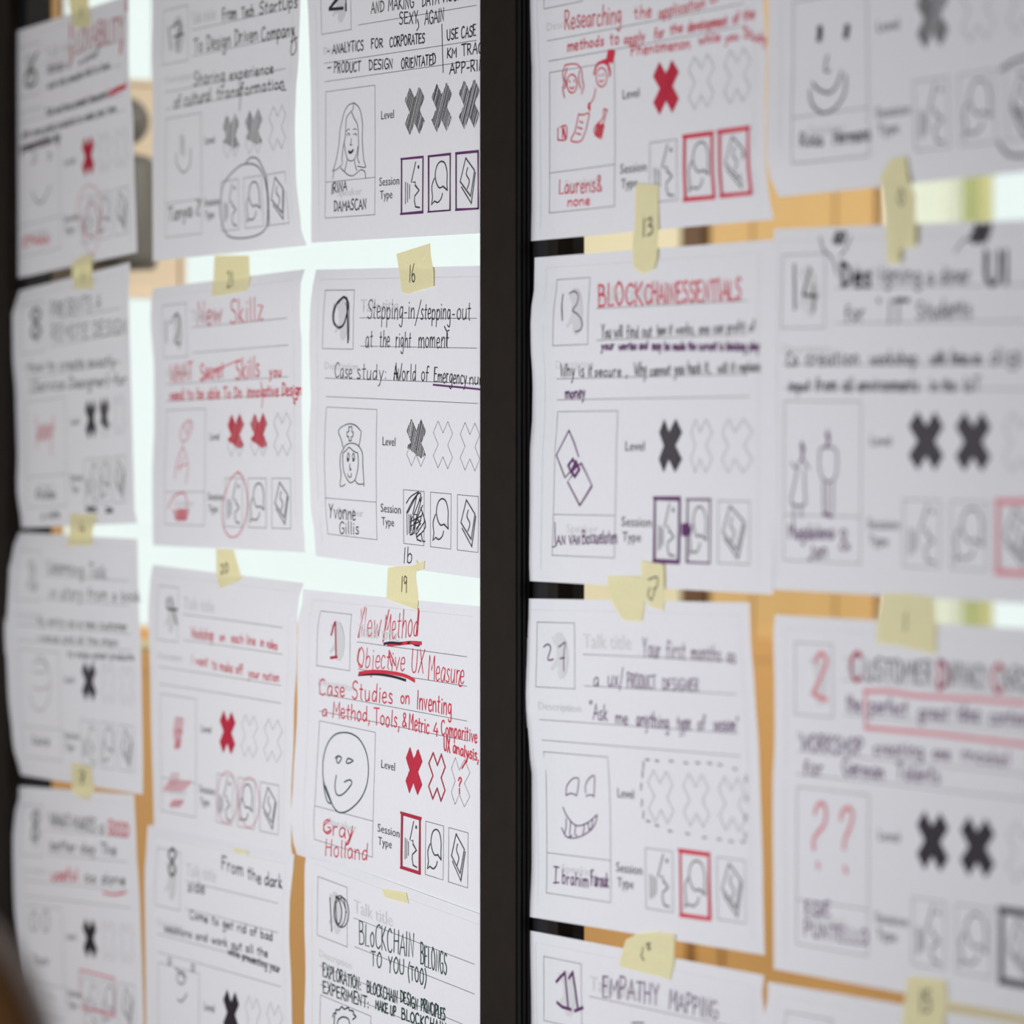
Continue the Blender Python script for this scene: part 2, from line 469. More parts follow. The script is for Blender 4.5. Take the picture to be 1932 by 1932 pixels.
# ------------------------------------------------------------------ handwriting: a single-stroke alphabet
# '!' = straight strokes, otherwise smoothed; cap height 10, x-height 6
GL = {
 'A': '5|!0,0 2.6,10 5,0;!1,3.6 4.3,3.8', 'B': '5|!.6,10 .6,0;.6,10 3.4,9.6 3.6,6.4 .7,5.4;.7,5.4 4.2,5 4.4,.8 .4,0',
 'C': '5|4.6,8.6 3,10 .8,8 .3,4.5 1.2,.8 3.2,0 4.8,1.4', 'D': '5|!.8,10 .7,0;.2,10 3,9.6 4.8,6.5 4.2,1.8 .5,0',
 'E': '4.4|!4.2,10 .6,10 .5,0 4.2,.2;!.6,5.3 3.4,5.4', 'F': '4.2|!4.3,10 .6,10 .5,0;!.6,5.4 3.3,5.6',
 'G': '5|4.6,8.8 2.8,10 .6,7.6 .5,3 2.4,0 4.6,1.4 4.7,4.4 2.9,4.5', 'H': '5|!.5,10 .4,0;!4.5,10 4.5,0;!.4,5 4.5,5.3',
 'I': '1.6|!.8,10 .7,0', 'J': '4|3.2,10 3.3,2.4 2.2,0 .3,1.2', 'K': '4.8|!.6,10 .5,0;!4.4,10 .7,4.8 4.7,0',
 'L': '4|!.7,10 .5,0 4,.3', 'M': '6|!.3,0 .9,10 3,4 5.2,10 5.7,0', 'N': '5|!.4,0 .6,10 4.3,.2 4.6,10',
 'O': '5.2|2.6,10 .5,7.5 .4,3 2.4,0 4.6,2.2 4.8,7 2.8,10 2,9.7', 'P': '4.6|!.7,10 .5,0;.4,10 3.6,9.8 4.2,7.2 2.6,5 .6,4.8',
 'R': '4.8|!.7,10 .5,0;.4,10 3.6,9.8 4,7.2 2.6,5.2 .7,5;!1.6,5 4.6,0', 'S': '4.4|4,9 2.4,10 .6,8.4 1,6 3.4,4.4 3.8,1.6 2,0 .2,1.2',
 'T': '4.8|!.1,9.8 4.9,10;!2.5,10 2.4,0', 'U': '5|.5,10 .5,3 1.8,.1 3.8,.6 4.4,4 4.5,10', 'V': '4.8|!.2,10 2.4,0 4.7,10',
 'W': '6.4|!.2,10 1.7,0 3.2,7 4.8,0 6.3,10', 'X': '4.8|!.3,10 4.6,0;!4.5,10 .3,0', 'Y': '4.6|!.2,10 2.3,5.2 4.4,10;!2.3,5.2 2.1,0',
 'Z': '4.6|!.4,10 4.4,10 .3,0 4.5,.2', 'Q': '5.2|2.6,10 .5,7.5 .4,3 2.4,0 4.6,2.2 4.8,7 2.6,10;!3,2.5 5,-1',
 'a': '4.2|3.6,5.2 2,6 .5,3.8 .8,.6 2.4,.4 3.5,3.4 3.6,5.6;!3.6,5.4 3.7,.6 4.1,.1', 'b': '4|!.6,10 .5,.3;.6,4 2,6 3.6,4.6 3.2,1 1.6,0 .5,1',
 'c': '3.6|3.4,5 2,6 .5,4 .7,1 2.2,0 3.5,1', 'd': '4.2|3.5,4.8 2,5.8 .5,3.6 .8,.6 2.4,.4 3.5,3;!3.6,10 3.6,.1',
 'e': '3.8|.6,3 3.3,3.4 2.9,5.7 1.4,5.8 .4,3.6 .9,.6 2.4,0 3.6,1', 'f': '3|3,9 2,10 1.2,8.6 1.1,4 1,0;!.1,5.6 2.6,5.8',
 'g': '4.2|3.5,5.2 2,6 .5,4 .9,1 2.4,.8 3.5,3.6;3.6,5.8 3.6,-2.6 2.2,-4.2 .5,-3', 'h': '4.2|!.6,10 .5,0;.6,3.6 2.2,6 3.5,4.8 3.7,0',
 'i': '1.6|!.8,5.8 .8,0;!.8,8.2 .9,7.6', 'j': '2|1.2,5.8 1.2,-3 0,-4;!1.2,8.2 1.3,7.6', 'k': '3.8|!.6,10 .5,0;!3.2,6 .7,2.8 3.7,0',
 'l': '1.6|!.8,10 .7,1 1.2,0', 'm': '6|!.5,6 .5,0;.5,3.6 1.8,6 2.8,4.8 2.9,0;2.9,3.6 4.3,6 5.4,4.8 5.6,0', 'n': '4.2|!.5,6 .5,0;.5,3.6 2.2,6 3.5,4.8 3.7,0',
 'o': '4|2.2,6 .6,4.4 .6,1.6 2,0 3.5,1.6 3.5,4.6 2,6', 'p': '4.2|!.6,6 .5,-4;.6,4 2.2,6 3.7,4.4 3.3,1 1.8,0 .6,1.2', 'q': '4.2|3.5,5.2 2,6 .5,4 .9,1 2.4,.6 3.5,3.4;!3.6,5.8 3.6,-4',
 'r': '3|!.6,6 .5,0;.5,3.4 1.6,5.6 2.9,5.6', 's': '3.4|3,5.2 1.8,6 .7,4.8 1.6,3.2 3,2 2.4,.2 .3,.6', 't': '3|!1.4,9 1.2,.8 2.2,0;!.1,6 2.8,6.2',
 'u': '4.2|.5,6 .5,1.6 1.6,0 3.2,1.4 3.5,4;!3.6,6 3.6,.2', 'v': '3.8|!.3,6 1.9,0 3.6,6', 'w': '5.6|!.3,6 1.5,0 2.8,4.6 4,0 5.4,6', 'x': '3.8|!.4,6 3.5,0;!3.4,6 .3,0',
 'y': '4|!.4,6 1.9,1;3.7,6 2.2,.6 1.2,-3.4 .1,-4', 'z': '3.8|!.4,6 3.4,6 .4,0 3.6,.2',
 '0': '4.4|2.2,10 .5,7 .5,3 2.2,0 3.9,3 3.9,7 2.2,10', '1': '2|!1.2,10 1,0', '2': '4.4|.4,8 2,10 3.8,8 2.8,4.4 .4,0;!.4,0 4.3,.4', '3': '4|.4,9.4 2.6,10 3.4,7.8 1.4,5.6;1.4,5.6 3.6,4.4 3.4,1 .4,.2',
 '4': '4.4|!2.6,10 .3,3.4 4.2,3.6;!3.3,6 3.1,0', '5': '4.2|!3.8,10 .9,10 .7,6;.7,6 3.2,6 3.6,1.6 .4,0', '6': '4|3,10 .8,5 .7,1 2.4,0 3.6,2.2 2.4,4.6 .8,3', '7': '4.2|!.3,10 4,10 1.6,0;!.9,5 3.6,5.2',
 '8': '4.2|2.2,5.4 .6,7.6 2.2,10 3.8,7.8 .6,2.6 2,0 3.8,2.4 2.2,5.4', '9': '4.2|3.4,9 1.6,10 .5,7.6 1.8,5.4 3.4,7.6;!3.5,9.4 3.2,0', ' ': '3|', '-': '3|!.3,3.6 2.6,3.8', '.': '1.6|!.6,.6 .9,0', ',': '1.6|!1,.8 .2,-2.4',
 ':': '2|!1,5 1,4.4;!1,1.2 1,.6', '/': '3.4|!3.2,11 .2,-2', '&': '4.6|4.2,2.6 2.2,0 .5,1.6 3.2,7.6 2.2,10 1,8 4.6,0', '(': '2.4|2.2,11 .6,7 .6,3 2.2,-2', ')': '2.4|.2,11 1.8,7 1.8,3 .2,-2', '?': '4|.4,8 1.8,10 3.6,8 2.6,5.6 1.8,3.2;!1.8,1 1.8,.2', '"': '2|!.5,11 .6,8.6;!1.6,11 1.6,8.6', '\'': '1.2|!.6,11 .6,9', '!': '1.6|!.8,10 .7,3;!.7,.9 .7,0',
}


def catmull(pts, n=4):
    if len(pts) < 3:
        return pts
    out = []
    P = [pts[0]] + list(pts) + [pts[-1]]
    for i in range(1, len(P) - 2):
        p0, p1, p2, p3 = P[i - 1:i + 3]
        for k in range(n):
            t = k / n
            out.append(tuple(0.5 * (2 * p1[a] + (p2[a] - p0[a]) * t + (2 * p0[a] - 5 * p1[a] + 4 * p2[a] - p3[a]) * t * t
                                    + (3 * p1[a] - p0[a] - 3 * p2[a] + p3[a]) * t ** 3) for a in (0, 1)))
    out.append(tuple(pts[-1]))
    return out


GLP = {}
for ch_, s_ in GL.items():
    wd, st = s_.split('|')
    ls = []
    for q in st.split(';'):
        if not q:
            continue
        sh = q[0] == '!'
        pts = [tuple(float(c) for c in p.split(',')) for p in q.lstrip('!').split()]
        ls.append(pts if sh else catmull(pts, 3))
    GLP[ch_] = (float(wd), ls)


def text_strokes(txt, x0, y0, x1, y1, h, slant=0.0, rnd=None, wob=0.35):
    """polylines in photo pixels; baseline from (x0,y0) to (x1,y1), cap height h"""
    rnd = rnd or random.Random(len(txt) * 7 + int(x0))
    tot = sum(GLP[c][0] + 0.9 for c in txt) - 0.9
    k = (x1 - x0) / tot
    sl = (y1 - y0) / (x1 - x0)
    out, x = [], 0.0
    for c in txt:
        wd, ls = GLP[c]
        dy = rnd.uniform(-wob, wob)
        sx, sy = rnd.uniform(.92, 1.06), rnd.uniform(.93, 1.08)
        sh = rnd.uniform(-.04, .05) + slant
        for l in ls:
            o = []
            for gx, gy in l:
                px = x0 + (x + gx * sx + sh * gy) * k
                o.append((px, y0 + (px - x0) * sl - (gy * sy + dy) * h / 10 + rnd.uniform(-.012, .012) * h))
            out.append(o)
        x += wd + 0.9
    return out


# ------------------------------------------------------------------ sheets
def wall_xz(u, v):
    p = P3(u, v)
    return (p[0], p[2])


class Ribbons:
    """flat ink lines lying on a sheet"""

    def __init__(self, sh):
        self.sh, self.v, self.f = sh, [], []

    def line(self, pts, w, px=True, eps=0.00025):
        if px and all(p[0] < -30 or p[0] > 1962 or p[1] < -30 or p[1] > 1962 for p in pts):
            return self
        sh = self.sh
        c = [sh.on_px(u, v, eps) for u, v in pts] if px else [sh.at(u, v, eps) for u, v in pts]
        q = [c[0]]
        for p in c[1:]:
            if abs(p[0] - q[-1][0]) + abs(p[2] - q[-1][2]) > 1e-5:
                q.append(p)
        if len(q) < 2:
            q = [c[0], (c[0][0] + .0006, c[0][1], c[0][2])]
        c = q
        n0 = len(self.v)
        for i, p in enumerate(c):
            a, b = c[max(0, i - 1)], c[min(len(c) - 1, i + 1)]
            dx, dz = b[0] - a[0], b[2] - a[2]
            L = math.hypot(dx, dz) or 1
            dx, dz = dx / L, dz / L
            ex = w * .35 * (-1 if i == 0 else 1 if i == len(c) - 1 else 0)
            m = 1.0
            if 0 < i < len(c) - 1:
                d1x, d1z = c[i][0] - a[0], c[i][2] - a[2]
                l1 = math.hypot(d1x, d1z) or 1
                cs = abs((d1x * dx + d1z * dz) / l1)
                m = min(1.8, 1 / max(.3, cs))
            nx, nz = -dz * w / 2 * m, dx * w / 2 * m
            self.v += [(p[0] + ex * dx + nx, p[1], p[2] + ex * dz + nz), (p[0] + ex * dx - nx, p[1], p[2] + ex * dz - nz)]
        for i in range(len(c) - 1):
            k = n0 + 2 * i
            self.f.append((k, k + 2, k + 3, k + 1))
        return self

    def poly(self, pts, px=True, eps=0.00022):
        c = [self.sh.on_px(u, v, eps) for u, v in pts] if px else [self.sh.at(u, v, eps) for u, v in pts]
        n0 = len(self.v)
        self.v += c
        for t in tessellate_polygon([[Vector((p[0], p[2], 0)) for p in c]]):
            self.f.append(tuple(n0 + i for i in t))
        return self

    def build(self, name, mat, parent):
        if not self.f:
            return None
        return mesh(name, self.v, self.f, M[mat], parent)


def inside(poly, x, y):
    r = False
    for i in range(len(poly)):
        x1, y1 = poly[i]
        x2, y2 = poly[i - 1]
        if (y1 > y) != (y2 > y) and x < (x2 - x1) * (y - y1) / (y2 - y1) + x1:
            r = not r
    return r


XP = [(-.5, -1), (0, -.5), (.5, -1), (1, -.5), (.5, 0), (1, .5), (.5, 1), (0, .5), (-.5, 1), (-1, .5), (-.5, 0), (-1, -.5)]
XU, XV = (.597, .743, .888), .581
XW, XH = .052, .077
IC = ((.527, .641), (.676, .788), (.822, .933))
IV = (.739, .918)
ICONS = (
    [[(.66, .07), (.45, .44), (.64, .44), (.64, .50), (.83, .60), (.62, .70), (.60, .78), (.66, .90), (.86, .92)],
     [(.79, .14), (.80, .19)], [(.17, .43), (.17, .83)], [(.27, .45), (.27, .80)], [(.37, .48), (.37, .74)]],
    [catmull([(.87, .64), (.85, .50), (.86, .32), (.76, .15), (.57, .10), (.38, .17), (.29, .34), (.36, .50), (.50, .585), (.66, .56)], 3) + [(.87, .64)],
     catmull([(.25, .40), (.13, .55), (.17, .74)], 3) + [(.12, .88)] + catmull([(.26, .82), (.42, .85), (.58, .78), (.64, .69)], 3)],
    [[(.43, .08), (.84, .32), (.66, .78), (.17, .50), (.43, .08)], [(.23, .60), (.69, .91), (.88, .36)],
     catmull([(.52, .26), (.46, .38), (.60, .50), (.50, .64)], 4)],
)
FONT_CACHE = {}


def font_geo(txt):
    if txt not in FONT_CACHE:
        cu = bpy.data.curves.new('type', 'FONT')
        cu.body = txt
        cu.resolution_u = 2
        o = bpy.data.objects.new('type', cu)
        COL.objects.link(o)
        dg = bpy.context.evaluated_depsgraph_get()
        me = bpy.data.meshes.new_from_object(o.evaluated_get(dg))
        vs = [(v.co.x, v.co.y) for v in me.vertices]
        fs = [tuple(p.vertices) for p in me.polygons]
        x0, x1 = min(v[0] for v in vs), max(v[0] for v in vs)
        FONT_CACHE[txt] = ([((x - x0) / (x1 - x0), y) for x, y in vs], fs)
        bpy.data.objects.remove(o)
        bpy.data.curves.remove(cu)
        bpy.data.meshes.remove(me)
    return FONT_CACHE[txt]


def interp(keys, v):
    """keys (pixel y, pixel offset) at photo height v"""
    if not keys:
        return 0.0
    if v <= keys[0][0]:
        return keys[0][1]
    for (a, p), (b, q) in zip(keys, keys[1:]):
        if v <= b:
            t = (v - a) / (b - a)
            t = t * t * (3 - 2 * t)
            return p + (q - p) * t
    return keys[-1][1]


SHEETS = []


class Sheet:
    def __init__(self, label, q, left=(), right=(), lift=0.0012, full=False, grp='printed talk forms taped to the glass'):
        """q: corners TL TR BR BL in photo pixels; left / right: (y, x) where the curled edge really shows"""
        self.c = [wall_xz(*p) for p in q]
        if full:
            for a, b in ((0, 1), (3, 2)):
                dx, dz = self.c[b][0] - self.c[a][0], self.c[b][1] - self.c[a][1]
                k = .299 / math.hypot(dx, dz)
                self.c[b] = (self.c[a][0] + dx * k, self.c[a][1] + dz * k)
        self.lift, self.q = lift, q
        self.kl = [(y, x - (q[0][0] + (q[3][0] - q[0][0]) * (y - q[0][1]) / (q[3][1] - q[0][1]))) for y, x in left]
        self.kr = [(y, x - (q[1][0] + (q[2][0] - q[1][0]) * (y - q[1][1]) / (q[2][1] - q[1][1]))) for y, x in right]
        nu, nv = 26, 20
        vs, fs = [], []
        for j in range(nv + 1):
            for i in range(nu + 1):
                vs.append(self.at(i / nu, j / nv, 0))
        for j in range(nv):
            for i in range(nu):
                k = j * (nu + 1) + i
                fs.append((k, k + nu + 1, k + nu + 2, k + 1))
        # keep the gentle ripples of thin paper
        self.root = mesh('form_sheet', vs, fs, M['paper'], smooth=True)
        tag(self.root, label, 'paper sheet', grp)
        SHEETS.append(self)
        self.rnd = random.Random(len(SHEETS))

    def flat(self, u, v):
        c = self.c
        return tuple((1 - u) * (1 - v) * c[0][k] + u * (1 - v) * c[1][k] + u * v * c[2][k] + (1 - u) * v * c[3][k] for k in (0, 1))

    def uv(self, X, Z):
        c = self.c
        u = v = .5
        for _ in range(6):
            fx = (1 - u) * (1 - v) * c[0][0] + u * (1 - v) * c[1][0] + u * v * c[2][0] + (1 - u) * v * c[3][0] - X
            fz = (1 - u) * (1 - v) * c[0][1] + u * (1 - v) * c[1][1] + u * v * c[2][1] + (1 - u) * v * c[3][1] - Z
            ax, az = [(1 - v) * (c[1][k] - c[0][k]) + v * (c[2][k] - c[3][k]) for k in (0, 1)]
            bx, bz = [(1 - u) * (c[3][k] - c[0][k]) + u * (c[2][k] - c[1][k]) for k in (0, 1)]
            det = ax * bz - bx * az
            u -= (fx * bz - bx * fz) / det
            v -= (ax * fz - fx * az) / det
        return u, v

    def lift_at(self, u, v):
        """distance of the sheet from the glass"""
        u_, v_ = min(1, max(0, u)), min(1, max(0, v))
        q = self.q
        yl = q[0][1] + (q[3][1] - q[0][1]) * v_
        yr = q[1][1] + (q[2][1] - q[1][1]) * v_
        off = interp(self.kl, yl) * (1 - u_) ** 2.6 + interp(self.kr, yr) * u_ ** 2.6
        X = (1 - u_) * self.c[0][0] + u_ * self.c[1][0]
        z = (CX - X) / SA
        return max(.0006, self.lift - off * z / (FPX * SA)) + .00025 * math.sin(5 * v_ + 3 * u_) * math.sin(3.14 * u_)

    def at(self, u, v, eps=0.0):
        if eps > 0:
            u = self.margin(u)
        X, Z = self.flat(u, v)
        return (X, -(self.lift_at(u, v) + eps), Z)

    def on_px(self, px, py, eps=0.0):
        y = -self.lift
        p = P3(px, py, y)
        for _ in range(2):
            u, v = self.uv(p[0], p[2])
            p = P3(px, py, -(self.lift_at(u, v) + eps))
        return p

    # printed form -------------------------------------------------
    def seen(self, u, v, m=25):
        X, Z = self.flat(u, v)
        dx, dy, dz = X - CX, -CY, Z - EYE
        t = -SA * dx + CA * dy
        px, py = 966 + FPX * (CA * dx + SA * dy) / t, 966 - FPX * dz / t
        return -m < px < 1932 + m and -m < py < 1932 + m and not (self.hid and px > 903)

    hid = False
    warp = ()

    def margin(self, u):
        """where this print of the form puts the template's u on its sheet"""
        for (a, p), (b, q) in zip(self.warp, self.warp[1:]):
            if u <= b:
                return p + (q - p) * (u - a) / (b - a)
        return u


    def type(self, rb, txt, u0, u1, v, hv):
        if not self.seen((u0 + u1) / 2, v):
            return
        vs, fs = font_geo(txt)
        n0 = len(rb.v)
        rb.v += [self.at(u0 + (u1 - u0) * x, v - y * hv / .72, .00023) for x, y in vs]
        rb.f += [tuple(n0 + i for i in f) for f in fs]

    def form(self, crosses=('', '', ''), frames=('', '', ''), num=True, thinline=.00038, icons=True):
        r = Ribbons(self)
        L = lambda *p: [r.line([(a[0] + (b[0] - a[0]) * k / 8, a[1] + (b[1] - a[1]) * k / 8) for k in range(9)], thinline, False, .0002)
                        for a, b in zip(p, p[1:]) if self.seen(*a, 200) or self.seen(*b, 200)]
        L((.08, .073), (.249, .073), (.249, .275), (.076, .275), (.08, .073))
        L((.285, .168), (.925, .168))
        L((.29, .264), (.925, .264))
        L((.086, .377), (.925, .377))
        L((.088, .441), (.93, .441))
        L((.092, .477), (.378, .477), (.374, .917), (.085, .917), (.092, .477))
        L((.088, .792), (.375, .790))
        self.type(r, 'Level', .412, .483, .596, .030)
        self.type(r, 'Session', .40, .512, .821, .030)
        self.type(r, 'Type', .404, .474, .866, .030)
        r.build('printed_form', 'print', self.root)
        r = Ribbons(self)
        for a, b in (((.043, .035), (.955, .035)), ((.043, .035), (.046, .96)), ((.957, .035), (.957, .96))):
            if self.seen(*a, 300) or self.seen(*b, 300):
                r.line([(a[0] + (b[0] - a[0]) * k / 10, a[1] + (b[1] - a[1]) * k / 10) for k in range(11)], .00026, False, .0002)
        self.type(r, 'Talk title', .288, .50, .148, .046)
        self.type(r, 'Description', .086, .272, .346, .026)
        self.type(r, 'Speaker', .155, .30, .845, .026)
        if self.seen(.2, .17):
            blob = [(.145, .115), (.158, .118), (.17, .104), (.19, .104), (.208, .125), (.219, .155), (.221, .19), (.213, .225), (.198, .245), (.182, .245),
                    (.172, .228), (.176, .212), (.16, .212), (.15, .222), (.142, .216), (.156, .198), (.168, .18), (.166, .15), (.156, .135)]
            r.poly(blob, False, .00018)
        r.build('printed_grey_text', 'pale', self.root)
        for k, st in enumerate(crosses):
            if not self.seen(XU[k], XV, 20):
                continue
            P = [(XU[k] + x * XW, XV + y * XH) for x, y in XP]
            r = Ribbons(self)
            r.line(P + [P[0]], .0003 if st != 'redline' else .0003, False, .0002)
            o = r.build('level_cross', 'print', self.root)
            if not o:
                continue
            if st in ('red', 'black', 'dark'):
                r = Ribbons(self)
                r.poly([(XU[k] + x * XW * 1.04, XV + y * XH * 1.02) for x, y in XP], False, .00028)
                f_ = r.build('ink_fill', {'red': 'darkred', 'black': 'ink', 'dark': 'hatch'}[st], o)
                if f_:
                    tag(f_, {'red': 'red', 'black': 'black', 'dark': 'dark grey'}[st] + ' ink fill')
            if st in ('red', 'hatch', 'redhatch', 'dark', 'scrib', 'hatch2'):
                mat, ww, sp, ang = {'red': ('red', .0009, .0017, 1.1), 'hatch': ('hatch', .0010, .0019, 1.05), 'hatch2': ('hatch', .0009, .0024, 1.3),
                                    'redhatch': ('red', .0013, .0019, 1.15), 'dark': ('ink', .0006, .0024, .5), 'scrib': ('ink', .0009, .0021, 1.2)}[st]
                r = Ribbons(self)
                ca, sa = math.cos(ang), math.sin(ang)
                PP = [(x * XW * .297, y * XH * .21) for x, y in XP]
                lim = PP
                if st in ('redhatch', 'scrib', 'hatch2'):   # only coloured in part way
                    lim = [(x, min(y, .0080 + .3 * x)) for x, y in PP]
                d = -.03
                while d < .03:
                    run = None
                    t = -.03
                    d2 = d + self.rnd.uniform(-.0003, .0003)
                    while t < .03:
                        x, y = t * ca + d2 * sa, -t * sa + d2 * ca
                        ins = inside(lim, x, y)
                        if ins and run is None:
                            run = (x, y)
                        if not ins and run is not None:
                            r.line([(XU[k] + run[0] / .297, XV + run[1] / .21), (XU[k] + x / .297, XV + y / .21)],
                                   ww * self.rnd.uniform(.7, 1.2), False, .00034)
                            run = None
                        t += .0006
                    d += sp
                r.build('ink_hatching', mat, o)
            if st == 'redline':
                r = Ribbons(self)
                r.line(P + [P[0]], .0013, False, .0003)
                tag(r.build('ink_outline', 'darkred', o), 'dark red ink outline')
        for k, st in enumerate(frames):
            a, b = IC[k]
            if not icons or not self.seen((a + b) / 2, .83, 20):
                continue
            F = lambda x, y: (a + (b - a) * x, IV[0] + (IV[1] - IV[0]) * y)
            r = Ribbons(self)
            r.line([F(0, 0), F(.5, 0), F(1, 0), F(1, .5), F(.99, 1), F(.5, 1), F(0, 1), F(0, .5), F(0, 0)], .0004, False, .0002)
            for s_ in ICONS[k]:
                r.line([F(x, y) for x, y in s_], .0011 if len(s_) > 2 else .0009, False, .0002)
            if k == 0:
                r.line([F(.78, .165), F(.81, .165)], .0022, False, .0002)
            o = r.build('session_icon', 'print', self.root)
            if st and o:
                mat, ww = st
                r = Ribbons(self)
                for s_ in range(2 if ww < .0016 else 3):
                    e = .02 + .03 * s_
                    J = lambda: self.rnd.uniform(-.02, .02)
                    for a_, b_ in (((-e + J(), -e * .4 + J() * .4), (1 + e * .6 + J(), -e * .4 + J() * .4)), ((1 + e * .3 + J(), -e * .4), (1 + e * .3 + J(), 1 + e * .3)),
                                   ((1 + e * .3 + J(), 1 + e * .3 + J() * .4), (-e + J(), 1 + e * .3 + J() * .4)), ((-e * .4 + J(), 1 + e * .3), (-e * .4 + J(), -e * .4))):
                        r.line([F(a_[0] + (b_[0] - a_[0]) * q / 8, a_[1] + (b_[1] - a_[1]) * q / 8) for q in range(9)], ww, False, .00042)
                tag(r.build('pen_frame', mat, o), {'red': 'bright red', 'purple': 'purple', 'ink': 'black', 'darkred': 'dark red', 'pink': 'pale red', 'hatch': 'grey'}[mat] + ' pen frame')
        return self

    # handwriting --------------------------------------------------
    def write(self, name, mat, items, w=.00095, slant=0.0, wob=.35):
        if 'title' in name and len(items) > 1:      # each word on its own
            for it in items:
                self.write(name, mat, [it], w, slant, wob)
            return self
        r = Ribbons(self)
        w *= 1.3 if items[0][1] < 560 else 1.0          # broader marker pens on the left-hand sheets
        for it in items:
            t, x0, y0, x1, y1, h = it[:6]
            for l in text_strokes(t, x0, y0, x1, y1, h, slant, None, wob):
                if self.hid:
                    if min(p[0] for p in l) > 908:
                        continue
                r.line(l, w)
        r.build(name, mat, self.root)
        return self

    def draw(self, name, mat, strokes, w=.0009, z=None, smooth=True, fill=None, label=None):
        """strokes in pixels of a zoomed crop: z = (x origin, y origin, zoom)"""
        if name in ('red_tick', 'pen_scribble', 'pen_flourish', 'underline') and len(strokes) > 1:
            for s_ in strokes:
                self.draw(name, mat, [s_], w, z, smooth, None, label)
            return self
        ox, oy, k = z or (0, 0, 1)
        r = Ribbons(self)
        for s_ in strokes:
            p = [(ox + x / k, oy + y / k) for x, y in s_]
            r.line(catmull(p, 4) if smooth else p, w, True, .0003)
        for s_ in fill or []:
            r.poly([(ox + x / k, oy + y / k) for x, y in s_])
        o = r.build(name, mat, self.root)
        if label and o:
            o['label'] = label
        return self


def ell(cx, cy, rx, ry, n=14, a0=0, a1=360):
    return [(cx + rx * math.cos(math.radians(a0 + (a1 - a0) * k / n)), cy + ry * math.sin(math.radians(a0 + (a1 - a0) * k / n))) for k in range(n + 1)]


def scrib(x0, y0, x1, y1, n, sl=0.3):
    """zigzag scribble filling a box"""
    out = []
    for k in range(n + 1):
        x = x0 + (x1 - x0) * k / n
        out += [(x, y1), (x + (x1 - x0) * sl, y0)] if k % 2 == 0 else [(x + (x1 - x0) * sl, y0), (x, y1)]
    return out


def tape(label, polys, marks=(), z=None, w=.0008):
    """masking tape pieces, polygon(s) in photo pixels"""
    obs = None
    for pts in polys:
        lift = 0.0
        for s_ in SHEETS:
            for p in pts:
                c = P3(p[0], p[1])
                u, v = s_.uv(c[0], c[2])
                if -.02 < u < 1.02 and -.02 < v < 1.02:
                    lift = max(lift, s_.lift_at(u, v))
        lift = max(lift, .0012) + .0005
        cx_, cy_ = sum(p[0] for p in pts) / len(pts), sum(p[1] for p in pts) / len(pts)
        dense = []
        for a, b in zip(pts, pts[1:] + pts[:1]):
            dense += [a, ((a[0] * 2 + b[0]) / 3, (a[1] * 2 + b[1]) / 3), ((a[0] + 2 * b[0]) / 3, (a[1] + 2 * b[1]) / 3)]
        vs = [P3(cx_, cy_, -lift)]
        rn = random.Random(int(cx_))
        n = len(dense)
        for f_ in (.5, 1):
            for p in dense:
                vs.append(P3(cx_ + (p[0] - cx_) * f_, cy_ + (p[1] - cy_) * f_, -lift - rn.uniform(-.00012, .00012)))
        fs = [(0, 1 + k, 1 + (k + 1) % n) for k in range(n)]
        fs += [(1 + k, 1 + n + k, 1 + n + (k + 1) % n, 1 + (k + 1) % n) for k in range(n)]
        o = mesh('masking_tape' if obs is None else 'torn_flap', vs, fs, M['tape'], obs)
        so = o.modifiers.new('thickness', 'SOLIDIFY')
        so.thickness, so.offset = .00012, 0
        if obs is None:
            obs = o
            tag(o, label, 'tape', 'pieces of masking tape holding the sheets')
            o_lift = lift

    class T:
        root = o

        def on_px(self, px, py, eps=0):
            return P3(px, py, -(o_lift + .0003))
    r = Ribbons(T())
    for s_ in marks:
        if isinstance(s_[0], str):
            for l in text_strokes(*s_):
                r.line(l, w)
        else:
            ox, oy, k = z or (0, 0, 1)
            r.line(catmull([(ox + x / k, oy + y / k) for x, y in s_], 4), w)
    r.build('written_number', 'ink', obs)
    return obs

# ------------------------------------------------------------------ column 1 (furthest left)
s = Sheet('top left paper sheet numbered 6 with a red slanted title and red tick marks',
          [(8, 68), (246, -9), (260, 476), (9, 531)], [(68, 6), (531, 8)], [(0, 245), (130, 246), (250, 255), (330, 256), (480, 262)])
s.warp = [(0, 0), (0.08, 0.1), (0.25, 0.31), (0.375, 0.45), (0.41, 0.49), (0.483, 0.57), (0.527, 0.61), (0.597, 0.67), (0.743, 0.785), (0.888, 0.91), (0.933, 0.95), (1, 1)]
s.form(('red', '', ''), ('', '', ''))
z = (0, 0, 6.44)
s.draw('handwritten_number', 'ink', [[(450, 640), (380, 780), (320, 900), (305, 1000), (340, 1050), (420, 1020), (440, 920), (400, 850), (330, 900)]], .0026, z)
s.write('handwritten_title', 'darkred', [('LOVABILITY', 143, 100, 233, 72, 44)], .0013)
s.draw('red_tick', 'red', [[(860, 310), (860, 460)], [(860, 570), (870, 740)], [(1535, 0), (1535, 120)], [(1480, 490), (1460, 640)], [(1330, 1150), (1420, 1100), (1520, 1040)]], .0034, z)
s.write('handwritten_text', 'ink', [('DESIGN it', 89, 139, 133, 128, 13), ('a proof', 149, 122, 186, 104, 12), ('and why people fall in love', 90, 168, 206, 128, 13),
                                    ('Talk and have product discussion', 87, 219, 203, 182, 13), ('with some great products to make your love', 40, 262, 218, 209, 12)], .001)
s.write('handwritten_text', 'ink', [('presentation by', 39, 287, 113, 264, 15), ('presentation by', 39, 288, 113, 265, 15)], .0016)
s.write('handwritten_text', 'red', [('Learned', 205, 180, 238, 166, 13)], .0012)
